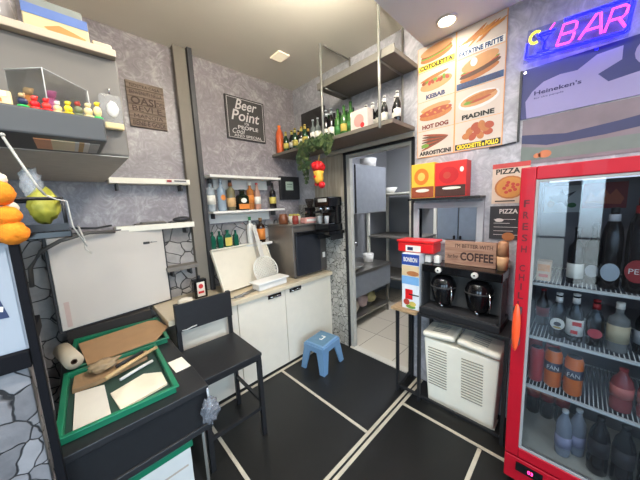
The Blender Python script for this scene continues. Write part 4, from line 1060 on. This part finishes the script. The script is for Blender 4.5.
t = bottle('beer bottle with white neck and white and red label in the fridge', (XB-.005, -.008, z), .235, .031, 'beer', blackGl, white, lblw, (.14, .48), neck=white, group=S)
put('red_panel', cached(('red_panel',), lambda: B(True).m(lblr).box(-.0335, -.012, .045, -.0325, .012, .062).box(-.0335, -.024, .085, -.0325, .008, .105)), t)
bottle('beer bottle with red neck and red oval label in the fridge', (XB, -.075, z), .22, .030, 'beer', blackGl, dkred, None, neck=dkred, group=S, oval=(mat('oval_red', (190, 60, 70), .5), .30, .8, .1))
bottle('clear bottle with broad cream label in the fridge', (XB, -.145, z), .225, .035, 'spirit', mat('pale_glass', (150, 150, 146), .1, alpha=.6), lblw, mat('label_beige', (196, 182, 150), .6), (.2, .55), group=S)
bottle('dark bottle with pale label at the right of the second fridge shelf', (XB+.03, -.225, z), .24, .032, 'beer', blackGl, white, screen, (.2, .45), group=S)
bottle('dark bottle at the hinge side of the second fridge shelf', (XB+.02, -.295, z), .24, .032, 'beer', blackGl, white, None, group=S)
z = SH[2]+.001; S = 'drinks on the third shelf of the fridge'; fan = mat('can_orange', (226, 110, 30), .35); canr = mat('can_red', (176, 28, 34), .35)
for k, (x, y) in enumerate(((XB, .122), (XB+.09, .065), (XB+.12, .14))):
    bottle(('red drink can, leftmost on the third fridge shelf', 'red drink can behind the orange cans on the third fridge shelf', 'red drink can in the back left corner of the third fridge shelf')[k], (x, y, z), .185, .031, 'can', canr, group=S, cat='can', name='drink_can')
for k, (x, y) in enumerate(((XB, .055), (XB-.015, -.02))):
    bottle(('orange drink can lettered FAN, left one of the pair on the third fridge shelf', 'orange drink can lettered FAN, right one of the pair on the third fridge shelf')[k], (x, y, z), .195, .034, 'can', fan, band=mat('can_navy', (36, 44, 66), .4), bz=(.46, .70), group=S, cat='can', name='drink_can', txt='FAN', tm=white)
for k, (x, y) in enumerate(((XB-.01, -.175), (XB-.01, -.255))):
    bottle(('pinkish red drink bottle, left one of the pair on the third fridge shelf', 'pinkish red drink bottle, right one of the pair on the third fridge shelf')[k], (x, y, z), .2, .036, 'pet', mat('pink_drink', (150, 70, 70), .25), dkred, mat('pink_label', (196, 110, 100), .5), (.35, .6), group=S)
z = .2726; S = 'bottles on the floor of the fridge'
for k, y in enumerate((.14, .075, .01)):
    bottle('dark cola bottle at the back of the fridge floor, %s from the handle side' % ('first', 'second', 'third')[k], (XB+.23, y, z), .28, .032, 'pet', blackGl, dkred, dkred, (.4, .6), group=S)
wtr = mat('water_pet', (176, 180, 190), .1, 0, .05, alpha=.5)
for k, (x, y) in enumerate(((XB-.02, -.005), (XB+.03, -.055))):
    bottle(('clear water bottle in front on the fridge floor', 'clear water bottle behind the other on the fridge floor')[k], (x, y, z), .25, .032, 'pet', wtr, white, mat('water_label', (160, 156, 178), .5), (.2, .45), group=S)
for k, (x, y) in enumerate(((XB-.03, -.125), (XB-.03, -.2), (XB-.02, -.28))):
    bottle('black cola bottle in front on the fridge floor, %s from the water bottles' % ('first', 'second', 'third')[k], (x, y, z), .29, .036, 'pet', blackGl, black, mat('cola_label', (40, 34, 36), .5), (.35, .62), group=S)

# ------------------------------------------------------------------ stool and chair
t = thing('step_stool', 'low light blue plastic stool on the black floor before the cabinets', 'stool', (1.672, 1.765, 0), math.radians(8))
hw, hd, sz = .135, .115, .27
b = B(True).box(-hw, -hd, sz-.03, hw, hd, sz, .014, seg=3)
build('seat', b, blue, t)
def leglp(sx, sy):
    q = bmesh.new(); b = B(True)
    X, Y = sx*hw, sy*hd; fx, fy = sx*(hw+.035), sy*(hd+.03)
    lo = [(fx, fy, 0), (fx-sx*.06, fy, 0), (fx-sx*.06, fy-sy*.02, 0), (fx-sx*.02, fy-sy*.02, 0), (fx-sx*.02, fy-sy*.055, 0), (fx, fy-sy*.055, 0)]
    hi = [(X, Y, sz-.012), (X-sx*.10, Y, sz-.012), (X-sx*.10, Y-sy*.018, sz-.012), (X-sx*.018, Y-sy*.018, sz-.012), (X-sx*.018, Y-sy*.09, sz-.012), (X, Y-sy*.09, sz-.012)]
    a = [q.verts.new(p) for p in lo]; c = [q.verts.new(p) for p in hi]
    q.faces.new(a); q.faces.new(c)
    for k in range(6): q.faces.new([a[k], a[(k+1) % 6], c[(k+1) % 6], c[k]])
    b._merge(q, None, False); return b
for sx in (-1, 1):
    for sy in (-1, 1): build('leg', leglp(sx, sy), blue, t)
b = B(True)
for s in (-1, 1):
    b.prism([(-hw-.006, sz-.10), (-hw+.03, sz-.075), (hw-.03, sz-.075), (hw+.006, sz-.10), (hw, sz-.02), (-hw, sz-.02)], 0, .012, M=Matrix.Translation((0, s*(hd+.004), 0)) @ Matrix.Rotation(PI/2, 4, 'X') @ Matrix.Translation((0, 0, -.006)))
    b.prism([(-hd-.006, sz-.10), (-hd+.03, sz-.075), (hd-.03, sz-.075), (hd+.006, sz-.10), (hd, sz-.02), (-hd, sz-.02)], 0, .012, M=Matrix.Translation((s*(hw+.004), 0, 0)) @ Matrix.Rotation(PI/2, 4, 'Z') @ Matrix.Rotation(PI/2, 4, 'X') @ Matrix.Translation((0, 0, -.006)))
build('skirt', b, blue, t)
build('sticker', B(True).box(-.03, -.02, sz+.0003, .045, -.006, sz+.0015).box(.031, -.0055, sz+.0003, .045, .03, sz+.0015).box(-.03, -.0055, sz+.0003, -.018, .012, sz+.0015), white, t, 'white sticker on the seat')
build('panel_inset', B(True).box(-hw+.02, -hd+.018, sz+.0001, hw-.02, hd-.018, sz+.0003), mat('stool_blue_dark', (84, 118, 140), .5, 0, .15, 30), t)

t = thing('bar_chair', 'black metal bar chair with solid back standing beside the black table', 'chair', (.63, 1.7, 0), math.radians(-1))
cw, cd, ch = .20, .22, .62
build('seat', B(True).box(-cw, -cd, ch-.022, cw, cd, ch, .004), blackwood, t)
build('seat_frame', B(True).box(-cw+.005, -cd+.005, ch-.05, cw-.005, -cd+.025, ch-.023).box(-cw+.005, cd-.025, ch-.05, cw-.005, cd-.005, ch-.023).box(-cw+.005, -cd+.0255, ch-.05, -cw+.025, cd-.0255, ch-.023).box(cw-.025, -cd+.0255, ch-.05, cw-.005, cd-.0255, ch-.023), black, t)
for sx in (-1, 1):
    build('leg', B(True).box(sx*(cw-.018)-.014, -cd+.004, 0, sx*(cw-.018)+.014, -cd+.032, ch-.051), black, t)
    build('leg', B(True).box(sx*(cw-.018)-.014, cd-.032, 0, sx*(cw-.018)+.014, cd-.004, ch-.051), black, t)
    build('back_post', B(True).box(sx*(cw-.015)-.014, cd+.0005, ch-.05, sx*(cw-.015)+.014, cd+.024, .965), black, t)
    build('stretcher', B(True).box(sx*(cw-.018)-.009, -cd+.033, .24, sx*(cw-.018)+.009, cd-.033, .262), black, t)
build('stretcher', B(True).box(-cw+.033, -cd+.009, .20, cw-.033, -cd+.027, .222), black, t)
build('stretcher', B(True).box(-cw+.033, cd-.027, .30, cw-.033, cd-.009, .322), black, t)
build('backrest', B(True).box(-cw+.001, cd-.016, .765, cw-.001, cd, .965, .003), blackwood, t)
build('tear', B(True).tube([(-cw+.03, cd-.018, .775), (-cw+.06, cd-.021, .772), (-cw+.09, cd-.021, .780), (-cw+.13, cd-.018, .783)], .005), mat('tear_silver', (180, 180, 176), .4), t, 'pale torn patch on the lower edge of the backrest')

# ------------------------------------------------------------------ black table with the trays
TX0, TX1, TY0, TY1, TT = -.142, .385, 1.235, 2.46, .75
t = thing('work_table', 'long black table at the left carrying the green trays', 'table', (.13, 1.85, 0))
build('top', B().box(TX0, TY0, TT-.03, TX1, TY1, TT, .003), blackwood, t)
build('apron', B().box(TX0+.005, TY0+.012, .55, TX1-.008, TY1-.02, TT-.031), mat('apron_black', (28, 28, 30), .4), t)
build('lower_rail', B().box(TX0, TY0, .52, TX1, TY0+.04, .5495, .003).box(TX1-.04, TY0+.041, .52, TX1, TY1, .5495), blackwood, t)
for x in (TX0+.015, TX1-.04):
    for y in (TY0+.06, TY1-.06): build('leg', B().cyl((x+.012, y+.01, 0), .008, .519), rodm, t)
build('lower_shelf', B().box(TX0+.05, TY0+.1, .14, TX1-.045, TY1-.1, .16), black, t)
def tray(lab, x0, x1, y0, y1, z, rot):
    t = thing('serving_tray', lab, 'tray', ((x0+x1)/2, (y0+y1)/2, z), math.radians(rot), group='green trays on the black table')
    a, c = (x1-x0)/2, (y1-y0)/2
    build('tray_base', B(True).box(-a+.01, -c+.01, 0, a-.01, c-.01, .006), mat('tray_inner', (42, 70, 62), .5), t)
    build('rim', B(True).box(-a, -c, 0, a, -c+.0095, .03, .003).box(-a, c-.0095, 0, a, c, .03, .003).box(-a, -c+.0098, 0, -a+.0095, c-.0098, .03, .003).box(a-.0095, -c+.0098, 0, a, c-.0098, .03, .003).box(-a-.012, -c-.012, .0305, a+.012, -c+.008, .036, .002).box(-a-.012, c-.008, .0305, a+.012, c+.012, .036, .002).box(-a-.012, -c+.0085, .0305, -a+.008, c-.0085, .036, .002).box(a-.008, -c+.0085, .0305, a+.012, c-.0085, .036, .002), green, t)
    return t
tray('green plastic tray nearest the front of the black table holding paper sheets', -.122, .270, 1.300, 1.83, TT+.001, -2)
tray('green plastic tray at the back of the black table under brown cardboard', -.085, .375, 1.872, 2.30, TT+.001, -4)
solo('paper_sheet', B().prism([(-.085, 1.63), (.02, 1.60), (.022, 1.335), (-.095, 1.34)], 0, .012, M=Matrix.Translation((0, 0, TT+.0085))), paper, 'white folded paper sheet at the left of the front green tray', 'paper')
solo('paper_sheet', B().prism([(.035, 1.50), (.175, 1.555), (.245, 1.50), (.242, 1.375), (.055, 1.335)], 0, .010, M=Matrix.Translation((0, 0, TT+.0085))), mat('paper_cream', (240, 230, 204), .8, 0, .03), 'cream paper bag sheet at the right of the front green tray', 'paper')
solo('cardboard_sheet', B().prism([(-.03, 1.84), (.30, 1.86), (.405, 2.02), (.375, 2.215), (.33, 2.245), (-.06, 2.20)], 0, .006, M=Matrix.Translation((0, 0, TT+.0385))), brown, 'large brown cardboard sheet lying over the back tray', 'cardboard')
solo('cardboard_pad', B().prism([(-.095, 1.65), (.0, 1.64), (.22, 1.71), (.235, 1.79), (.12, 1.80), (-.085, 1.79)], 0, .02, M=Matrix.Translation((0, 0, TT+.010))), mat('brown_paper', (160, 128, 92), .8, 0, .15, 16), 'brown wrapping paper pad in the middle of the front tray', 'paper')
def rolledbar(lab, p0, p1, r, m): solo('utensil', B().tube([p0, ((p0[0]+p1[0])/2, (p0[1]+p1[1])/2, p0[2]+.002), p1], r, 8), m, lab, 'utensil')
rolledbar('wooden stick lying across the front green tray', (.03, 1.60, TT+.050), (.275, 1.74, TT+.050), .010, tan)
rolledbar('white bread knife handle beside the wooden stick in the tray', (.08, 1.585, TT+.02), (.235, 1.655, TT+.02), .008, white)
rolledbar('dark scissors-like tool on the brown paper in the tray', (.08, 1.70, TT+.041), (.21, 1.77, TT+.041), .009, charcoal)
solo('plastic_wrap', B().ball((.03, 1.73, TT+.062), .055, 3, (1.2, .7, .5), .5, 3, 9), mat('crumpled_wrap', (186, 158, 122), .25, 0, .2, 30, .4, alpha=.8), 'crumpled clear wrap on the brown paper pad', 'wrap')
t = thing('paper_roll', 'cream roll of kitchen wrap standing askew at the left of the trays', 'roll', (-.06, 1.86, TT+.04))
M = Matrix.Translation((-.078, 1.835, TT+.089)) @ Matrix.Rotation(math.radians(12), 4, 'Z')
build('roll', B().lathe([(.014, -.002), (.040, 0), (.040, .22), (.014, .222), (.014, -.002)], (0, 0, 0), 28, 'Y', M=M), mat('roll_cream', (206, 190, 164), .7, 0, .05, 30), t)
build('core', B().lathe([(.010, -.004), (.0135, -.004), (.0135, .226), (.010, .226), (.010, -.004)], (0, 0, 0), 20, 'Y', M=M), mat('core_brown', (80, 56, 40), .8), t)
solo('receipt_card', B().prism([(.295, 1.595), (.37, 1.60), (.378, 1.465), (.302, 1.46)], 0, .002, M=Matrix.Translation((0, 0, TT+.001))).m(paper), None, 'small white card lying on the table edge beside the tray', 'card')
bpy.data.objects['receipt_card'].data.materials[0] = paper
t = thing('clear_bag', 'crumpled clear plastic bag hanging at the front corner of the black table', 'bag', (.42, 1.2, .55))
build('film', B().ball((.375, 1.208, .635), .045, 4, (.85, .5, 1.45), .55, 3.2, 3), mat('bag_silver', (128, 130, 136), .15, 0, .35, 30, .5, alpha=.55, spec=.9), t)
build('tie', B().tube([(.375, 1.215, .70), (.375, 1.222, .745)], .006), bagfilm, t)
t = thing('storage_box', 'white carton on the low shelf under the black table', 'box', (.15, 1.5, .161))
build('box', B().box(-.03, 1.34, .161, .30, 1.80, .40, .004), white, t)
build('side_print', B().m(mat('print_grey', (196, 176, 156), .6)).box(0, 1.3385, .30, .28, 1.3395, .31), None, t)
solo('lid_tray', B().box(-.04, 1.33, .401, .31, 1.345, .435, .003).box(-.04, 1.3455, .401, .31, 1.80, .412, .003).box(.296, 1.3455, .4125, .31, 1.80, .435, .003), green, 'green tray lid on the white carton under the black table', 'tray')

# white panel with dark rim at the back of the table
t = thing('white_board', 'big white panel with dark rim and small latch behind the trays', 'panel', (.2, 2.42, TT+.08), 0)
ang = math.atan2(.12, .68)
M = Matrix.Translation((-.138, 2.325, TT+.0965)) @ Matrix.Rotation(ang, 4, 'Z')
build('face', B().box(.014, -.004, .012, .685, .03, .635, .003, M=M), mat('panel_white', (214, 206, 196), .4, 0, .03, 4), t)
build('rim', B().box(0, .004, 0, .698, .036, .0115, .002, M=M).box(0, .004, .012, .0135, .036, .645, .002, M=M).box(.6855, .004, .012, .698, .036, .645, .002, M=M).box(.014, .004, .6355, .685, .036, .645, .002, M=M), charcoal, t)
l = build('latch', B().box(.535, -.012, .512, .58, -.0045, .530, .003, M=M), charcoal, t)
build('keyhole', B().cyl((.595, -.009, .522), .006, .004, 'Y', 10, M=M).box(.581, -.010, .519, .635, -.0045, .524, M=M), steel, l)
build('sticker', B().box(.04, -.0055, .03, .065, -.0043, .20, M=M), mat('sticker_pink', (206, 182, 172), .6), t, 'pale pink sticker strip low on the panel')
solo('panel_rest', B().box(-.11, 2.335, TT+.001, .37, 2.455, TT+.0955, .003), mat('rest_brown', (44, 38, 34), .7), 'dark brown wooden block under the white panel', 'block')
solo('black_cable', B().tube([(-.10, 2.46, 1.40), (-.06, 2.45, 1.515), (.02, 2.38, 1.522), (.12, 2.36, 1.513), (.21, 2.372, 1.525)], .007, 8), charcoal, 'black cable running over the top of the white panel', 'cable')
solo('white_cable', B().tube([(.03, 2.33, 1.535), (.035, 2.24, 1.53), (.05, 2.24, 1.45), (.05, 2.25, 1.39), (.075, 2.25, 1.355)], .005, 8), white, 'short white cord dangling over the top of the white panel', 'cord')
solo('grey_hose', B().tube([(-.22, 2.36, 1.18), (-.21, 2.34, 1.30), (-.15, 2.28, 1.40), (-.06, 2.26, 1.455), (.08, 2.30, 1.49), (.22, 2.36, 1.48)], .012, 10), mat('hose_grey', (96, 94, 90), .5), 'grey hose curving around the top corner of the white panel', 'hose')

# ------------------------------------------------------------------ counter tower at far left
KX, KY = -.116, 1.15
t = thing('bar_counter', 'stone-faced bar counter with black corner post at the left edge', 'counter', (-.6, 1.35, 0))
build('stone_front', B().box(-1.3, KY+.018, 0, -.149, 1.55, 1.15, .003), m_stone2, t)
build('corner_post', B().box(KX-.021, KY, 0, KX, KY+.03, 1.535, .003), mat('post_black', (16, 16, 20), .7, spec=.15), t)
build('ledge', B().box(-1.3, KY-.004, 1.151, KX-.022, 1.55, 1.205, .003), mat('ledge_black', (16, 16, 20), .7, spec=.15), t)
build('upper_front', B().box(-1.3, KY+.012, 1.206, KX-.022, KY+.05, 1.534), mat('upper_grey', (160, 164, 172), .5), t)
build('top_board', B().box(-1.3, KY-.01, 1.536, .0, 1.50, 1.558, .003), blackgl, t)
F = frameB(-.9, KY+.0115, 1.21)
t = thing('counter_poster', 'pale poster with a navy diagonal shape on the front of the bar counter', 'poster', (-.5, KY, 1.21))
build('sheet', B().box(.0, 0, .0005, .757, .31, .003, M=F), mat('poster_ice', (158, 164, 172), .5, 0, .05, 5), t)
b = B().m(mat('poster_navyblue', (36, 48, 84), .5)).prism([(.35, .31), (.700, .30), (.738, .105), (.55, .11), (.35, .10)], .0032, .004, M=F)
b.m(white).prism([(.60, .165), (.728, .125), (.731, .140), (.61, .18)], .0042, .005, M=F)
build('motif', b, None, t)

# wire basket with a snack bag on the counter top
BZ = 1.559
t = thing('wire_basket', 'black wire basket on the counter top under the grey cabinet', 'basket', (-.1, 1.25, BZ))
bx0, bx1, by0, by1 = -.25, -.01, 1.16, 1.36
b = B()
for z in (.012, .10): b.tube([(bx0, by0, BZ+z), (bx1, by0, BZ+z), (bx1, by1, BZ+z), (bx0, by1, BZ+z)], .006, 6, closed=True)
for x, y in ((bx0, by0), (bx1, by0), (bx1, by1), (bx0, by1)): b.tube([(x, y, BZ+.006), (x, y, BZ+.10)], .005, 6)
for k in range(1, 6): b.tube([(bx0+(bx1-bx0)*k/6, by0, BZ+.012), (bx0+(bx1-bx0)*k/6, by1, BZ+.012)], .003, 5)
build('wire_frame', b, black, t)
build('base_strip', B().box(bx0, by0-.008, BZ+.001, bx1+.005, by0-.0065, BZ+.022), black, t)
t = thing('snack_bag', 'clear bag of yellow snacks standing in the wire basket', 'bag', (-.05, 1.26, BZ+.02))
build('snacks', B().ball((-.055, 1.255, BZ+.080), .05, 3, (.75, 1.0, 1.15), .35, 3, 2), mat('snack_yellow', (176, 172, 64), .5, 0, .2, 40, .3), t)
build('film_top', B().ball((-.075, 1.255, BZ+.155), .035, 3, (.75, .5, 1.4), .45, 3, 4), bagfilm, t)
solo('dark_packet', B().box(-.20, 1.20, BZ+.0205, -.115, 1.32, BZ+.085, .01), mat('packet_navy', (40, 44, 58), .3), 'dark navy packet in the wire basket beside the yellow bag', 'packet')
solo('white_rod', B().tube([(-.105, 1.145, 1.83), (-.06, 1.145, 1.70), (-.045, 1.145, 1.67)], .0035, 8).ball((-.105, 1.145, 1.835), .006, 2).tube([(-.045, 1.145, 1.67), (-.022, 1.145, 1.655), (.0, 1.146, 1.65), (.004, 1.146, 1.57), (.03, 1.15, 1.50)], .0022, 8), mat('rod_white', (170, 168, 160), .35), 'thin white bent rod running down in front of the wire basket', 'rod')
t = thing('pompom_garland', 'string of orange and white pompoms hanging in front of the counter', 'garland', (-.12, 1.06, 1.53))
gx, gy = -.118, 1.055
pw = mat('pompom_white', (222, 206, 186), .9, 0, .15, 60, .6); po = mat('pompom_orange', (248, 136, 22), .9, 0, .12, 60, .6)
for k, (dx, z, r, m) in enumerate(((-.004, 1.705, .021, pw), (-.007, 1.668, .030, po), (.004, 1.63, .024, pw), (.003, 1.61, .024, po), (-.006, 1.582, .022, pw), (.006, 1.565, .029, po))):
    build('pompom', B().ball((gx+dx, gy+(.018 if m is pw else -.006), z), r*(.85 if m is pw else 1.08), 3, (1, 1, 1), .12, 6, k), m, t)
build('string', B().tube([(gx, gy, 1.72), (gx-.02, 1.12, 1.80), (gx-.03, 1.158, 1.846)], .0025, 6), pw, t)

# ------------------------------------------------------------------ overhead cabinet, ledge box, toys
OL0 = mat('cover_grey', (150, 146, 136), .3)
OX, OY, OZ0, OZ1 = .222, 1.40, 1.848, 2.235
t = thing('overhead_cabinet', 'large grey overhead cabinet at the upper left', 'cabinet', (-.5, 1.95, OZ0))
build('body', B().box(-1.4, OY, OZ0, OX, YB-.0135, OZ1, .006), mat('cabinet_grey', (112, 106, 98), .5, 0, .04, 6), t)
build('underside_bounce_panel', B().box(-1.395, OY+.004, OZ0-.004, OX-.004, YB-.02, OZ0-.0005), mat('underside_bounce_tone', (206, 200, 190), .6), t, 'underside toned pale for bounce light')  # pale sheet paints in the bounce light missing below the cabinet
build('top_board', B().box(-1.4, OY-.03, OZ1+.0005, OX-.004, YB-.0135, OZ1+.028, .003), mat('board_pale', (196, 178, 156), .5), t)
build('ledge_box', B().box(-1.4, 1.155, OZ0, .125, OY-.0005, 1.925, .006), mat('ledge_grey', (76, 76, 76), .5, 0, .04, 6), t)
b = B().m(mat('cover_orange', (236, 160, 100), .3)).box(-.050, 1.20, OZ0-.004, -.012, 1.36, OZ0-.0005).m(mat('cover_cream', (244, 222, 176), .3)).box(-.0119, 1.20, OZ0-.004, .045, 1.36, OZ0-.0005).m(white).box(.0451, 1.20, OZ0-.004, .055, 1.36, OZ0-.0005).m(tan).box(.0551, 1.20, OZ0-.004, .068, 1.36, OZ0-.0005).m(white).box(.0681, 1.20, OZ0-.004, .082, 1.36, OZ0-.0005).m(OL0).box(.0821, 1.20, OZ0-.004, .108, 1.36, OZ0-.0005)
build('light_cover', b, None, t)  # colour stripes paint the bright, reflection-like look of a lit hood lamp
TB = OZ1+.029
t = thing('pizza_box', 'blue and yellow printed food box on top of the grey cabinet', 'box', (.06, 1.44, TB))
build('box', B().box(-.03, 1.385, TB, .142, 1.58, TB+.075, .003), mat('box_yellow', (210, 190, 142), .6), t)
F = frameB(-.03, 1.385, TB)
build('print', B().m(mat('box_blue', (88, 112, 168), .6)).box(0, .042, .0006, .171, .075, .0014, M=F).m(mat('box_orange', (212, 130, 66), .6)).prism([(.05, .012), (.09, .03), (.12, .022), (.16, .010), (.16, .004), (.06, .004)], .0006, .0014, M=F), None, t)
solo('flat_carton', B().box(-.02, 1.40, TB+.0755, .13, 1.56, TB+.11, .003), mat('carton_greyblue', (128, 132, 126), .6), 'grey-green carton lying on top of the printed food box', 'carton')
solo('napkin_box', B().box(.15, 1.39, TB, .21, 1.5, TB+.022, .004), mat('napkin_tan', (206, 186, 156), .6), 'small tan packet at the end of the grey cabinet top', 'packet')
t = thing('storage_jar', 'clear jar with dark and pink contents on the grey cabinet at the picture edge', 'jar', (-.12, 1.44, TB))
build('jar', B().lathe([(0, 0), (.055, 0), (.058, .02), (.058, .12), (.05, .13), (0, .13)], (-.10, 1.445, TB), 20), mat('jar_film', (210, 200, 196), .12, alpha=.4), t)
build('contents', B().lathe([(0, .004), (.05, .004), (.05, .045), (0, .045)], (-.10, 1.445, TB), 16).m(charcoal), charcoal, t)
# case, built in its own frame
CZ = 1.9265
cx, cy = -.004, 1.200
U = Vector((.118, .125, 0)).normalized(); V = Vector((-.125, .118, 0)).normalized()
LU, LV = .16, .115
MC = Matrix(((U.x, V.x, 0, cx), (U.y, V.y, 0, cy), (0, 0, 1, CZ), (0, 0, 0, 1)))
t = thing('display_case', 'clear acrylic case on the dark ledge of the grey cabinet behind the toy row', 'case', (cx, cy+.1, CZ))
hC = .135
build('pane', B().box(0, 0, .0, LU, .002, hC, M=MC), acrylic, t); build('pane', B().box(0, .0022, 0, .002, LV, hC, M=MC), acrylic, t)
build('pane', B().box(.0022, LV-.002, 0, LU, LV, hC, M=MC), acrylic, t); build('pane', B().box(LU-.002, .0022, 0, LU, LV-.0022, hC, M=MC), acrylic, t)
build('lid', B().box(0, 0, hC+.0002, LU, LV, hC+.0022, M=MC), acrylic, t)
e = B()
for p, q in (((0, 0, 0), (0, 0, hC)), ((0, 0, hC), (LU, 0, hC)), ((0, 0, hC), (0, LV, hC)), ((LU, 0, 0), (LU, 0, hC))): e.tube([MC @ Vector(p), MC @ Vector(q)], .0014, 6)
build('polished_edge', e, mat('edge_shine', (226, 226, 222), .15, alpha=.7), t)
def toy(lab, u, v, base, body, head, s=1, dz=0, tall=1, inside=True):
    p = MC @ Vector((u, v, .0006+dz)) if inside else Vector((u, v, CZ+.0004))
    t = thing('toy_figure', lab, 'toy', tuple(p), random.uniform(-.6, .6), group='small toys on the ledge')
    build('base', B(True).cyl((0, 0, 0), .016*s, .006*s, seg=14), base, t)
    build('body', B(True).ball((0, 0, .006*s+.013*s*tall), .013*s, 2, (1.1, .9, tall)), body, t)
    build('head', B(True).ball((0, 0, .006*s+.026*s*tall+.007*s), .0095*s, 2).ball((.007*s, -.004*s, .006*s+.026*s*tall+.012*s), .0045*s, 1), head, t)
G = mat('toy_green', (50, 190, 90), .4); Y = mat('toy_cream', (230, 206, 150), .5); Rm = mat('toy_red', (222, 62, 50), .4); OL = mat('toy_olive', (110, 116, 84), .5)
row = (('tan headed toy on a green base, first from the left along the ledge edge', G, navy, tan), ('red toy second from the left along the ledge edge', Rm, redp, Rm), ('bright red toy with bent head, third along the ledge edge', redp, Rm, redp), ('cream toy in the middle of the row along the ledge edge', Y, Y, lblw),
       ('yellow toy beside the cream one in the ledge row', yellow, yellow, yellow), ('olive toy with red head in the ledge row', OL, OL, tomato), ('pale cream toy right of the olive one in the ledge row', Y, Y, Y), ('yellow topped toy on a green base at the right end of the ledge row', G, Y, yellow))
for k, (lb, a, c, e) in enumerate(row):
    toy(lb, -.056+.0242*k, 1.176+.003*(k % 2), a, c, e, (.80, .82, .78, .74, .80, .84, .86, .82)[k], 0, (1.1, 1.0, 1.0, 1.0, 1.1, 1.25, 1.2, 1.75)[k], False)
toy('large pink toy standing inside the acrylic case', .065, .045, pink, pink, pink, 1.35, 0, 1.9)
toy('orange and tan toy inside the acrylic case left of the pink one', .03, .085, tan, lblo, tan, 1.3, 0, 1.9)
t = thing('price_card', 'orange and white printed card lying on the ledge at the picture edge', 'card', (-.22, 1.2, CZ))
build('sheet', B().box(-.30, 1.165, CZ, -.076, 1.185, CZ+.036, .002), mat('card_glow', (246, 214, 160), .4), t)
build('print', B().m(white).box(-.29, 1.1632, CZ+.02, -.085, 1.1646, CZ+.033).m(lblo).box(-.29, 1.1632, CZ+.004, -.095, 1.1646, CZ+.014), None, t)
t = thing('hanging_bag', 'clear bag with a white item hanging on the corner of the grey cabinet front', 'bag', (.18, 1.37, 1.95))
build('film', B().box(.140, 1.362, 1.945,   .214, 1.396, 2.085, .012), mat('thin_film', (225, 225, 220), .2, 0, .05, alpha=.16, spec=.9), t)
build('white_item', B().ball((.183, 1.378, 2.03), .022, 3, (.9, .5, 1.4), .2, 2), white, t)
build('cream_item', B().box(.150, 1.366, 1.95, .212, 1.392, 1.975, .005), mat('item_cream', (226, 200, 130), .5), t)
build('hook', B().tube([(.178, 1.397, 2.11), (.178, 1.37, 2.105), (.178, 1.375, 2.085)], .003, 6), chrome, t)

# ------------------------------------------------------------------ daylight
w = bpy.data.worlds.new('sky'); SC.world = w; w.use_nodes = True
bg = w.node_tree.nodes['Background']
_tc = w.node_tree.nodes.new('ShaderNodeTexCoord'); _sx = w.node_tree.nodes.new('ShaderNodeSeparateXYZ'); _rp = ramp(w.node_tree.nodes, [(.44, (120, 118, 115)), (.5, (205, 214, 224)), (.7, (214, 228, 246))])
_ma = w.node_tree.nodes.new('ShaderNodeMath'); _ma.operation = 'MULTIPLY_ADD'; _ma.inputs[1].default_value = .5; _ma.inputs[2].default_value = .5
for _a, _b in ((_tc.outputs['Generated'], _sx.inputs[0]), (_sx.outputs[2], _ma.inputs[0]), (_ma.outputs[0], _rp.inputs[0]), (_rp.outputs[0], bg.inputs[0])): w.node_tree.links.new(_a, _b)
bg.inputs[0].default_value = (.72, .84, 1.0, 1); bg.inputs[1].default_value = 6.5
def portal(loc, rot, sx, sy):
    l = bpy.data.lights.new('daylight_portal', 'AREA'); l.shape = 'RECTANGLE'; l.size = sx; l.size_y = sy; l.cycles.is_portal = True
    o = bpy.data.objects.new('daylight_portal', l); C.objects.link(o); o.location = loc; o.rotation_euler = rot
portal((XL-.12, .23, 1.2), (0, -PI/2, 0), 2.1, .95)
portal((XL-.12, -1.45, 1.4), (0, -PI/2, 0), 2.1, 1.3)  # daylight through the added left wall window
portal((-.05, YF-.12, 1.6), (PI/2, 0, 0), 3.1, 1.7)
# kitchen ceiling lamp
t = thing('ceiling_light', 'flat lamp on the kitchen ceiling, hidden above the doorway', 'lamp', (3.2, 1.2, 2.62))
build('panel', B().box(2.9, 1.0, 2.625, 3.5, 1.3, 2.648, .004), mat('kitchen_lamp_glow', (240, 245, 255), .5, emit=(235, 242, 255), es=34), t)

# ------------------------------------------------------------------ camera
yaw, pit, rol, fpx = math.radians(45.93), math.radians(-7.65), math.radians(-2.556), 255.26
fwd = Vector((math.cos(pit)*math.cos(yaw), math.cos(pit)*math.sin(yaw), math.sin(pit)))
r = fwd.cross(Vector((0, 0, 1))).normalized(); u = r.cross(fwd)
r2 = math.cos(rol)*r+math.sin(rol)*u; u2 = -math.sin(rol)*r+math.cos(rol)*u
cam = bpy.data.cameras.new('camera'); co = bpy.data.objects.new('camera', cam); C.objects.link(co)
cam.sensor_width = 36; cam.lens = fpx/640*36; cam.clip_start = .02
Mx = Matrix((r2, u2, -fwd)).transposed().to_4x4(); Mx.translation = (0, 0, 1.6)
co.matrix_world = Mx
SC.camera = co
SC.view_settings.view_transform = 'Standard'; SC.view_settings.look = 'None'; SC.view_settings.gamma = 1; SC.view_settings.use_curve_mapping = False
SC.view_settings.exposure = 1.13
SC.cycles.use_denoising = True
SC.cycles.max_bounces = 10; SC.cycles.transparent_max_bounces = 24; SC.cycles.sample_clamp_indirect = 4
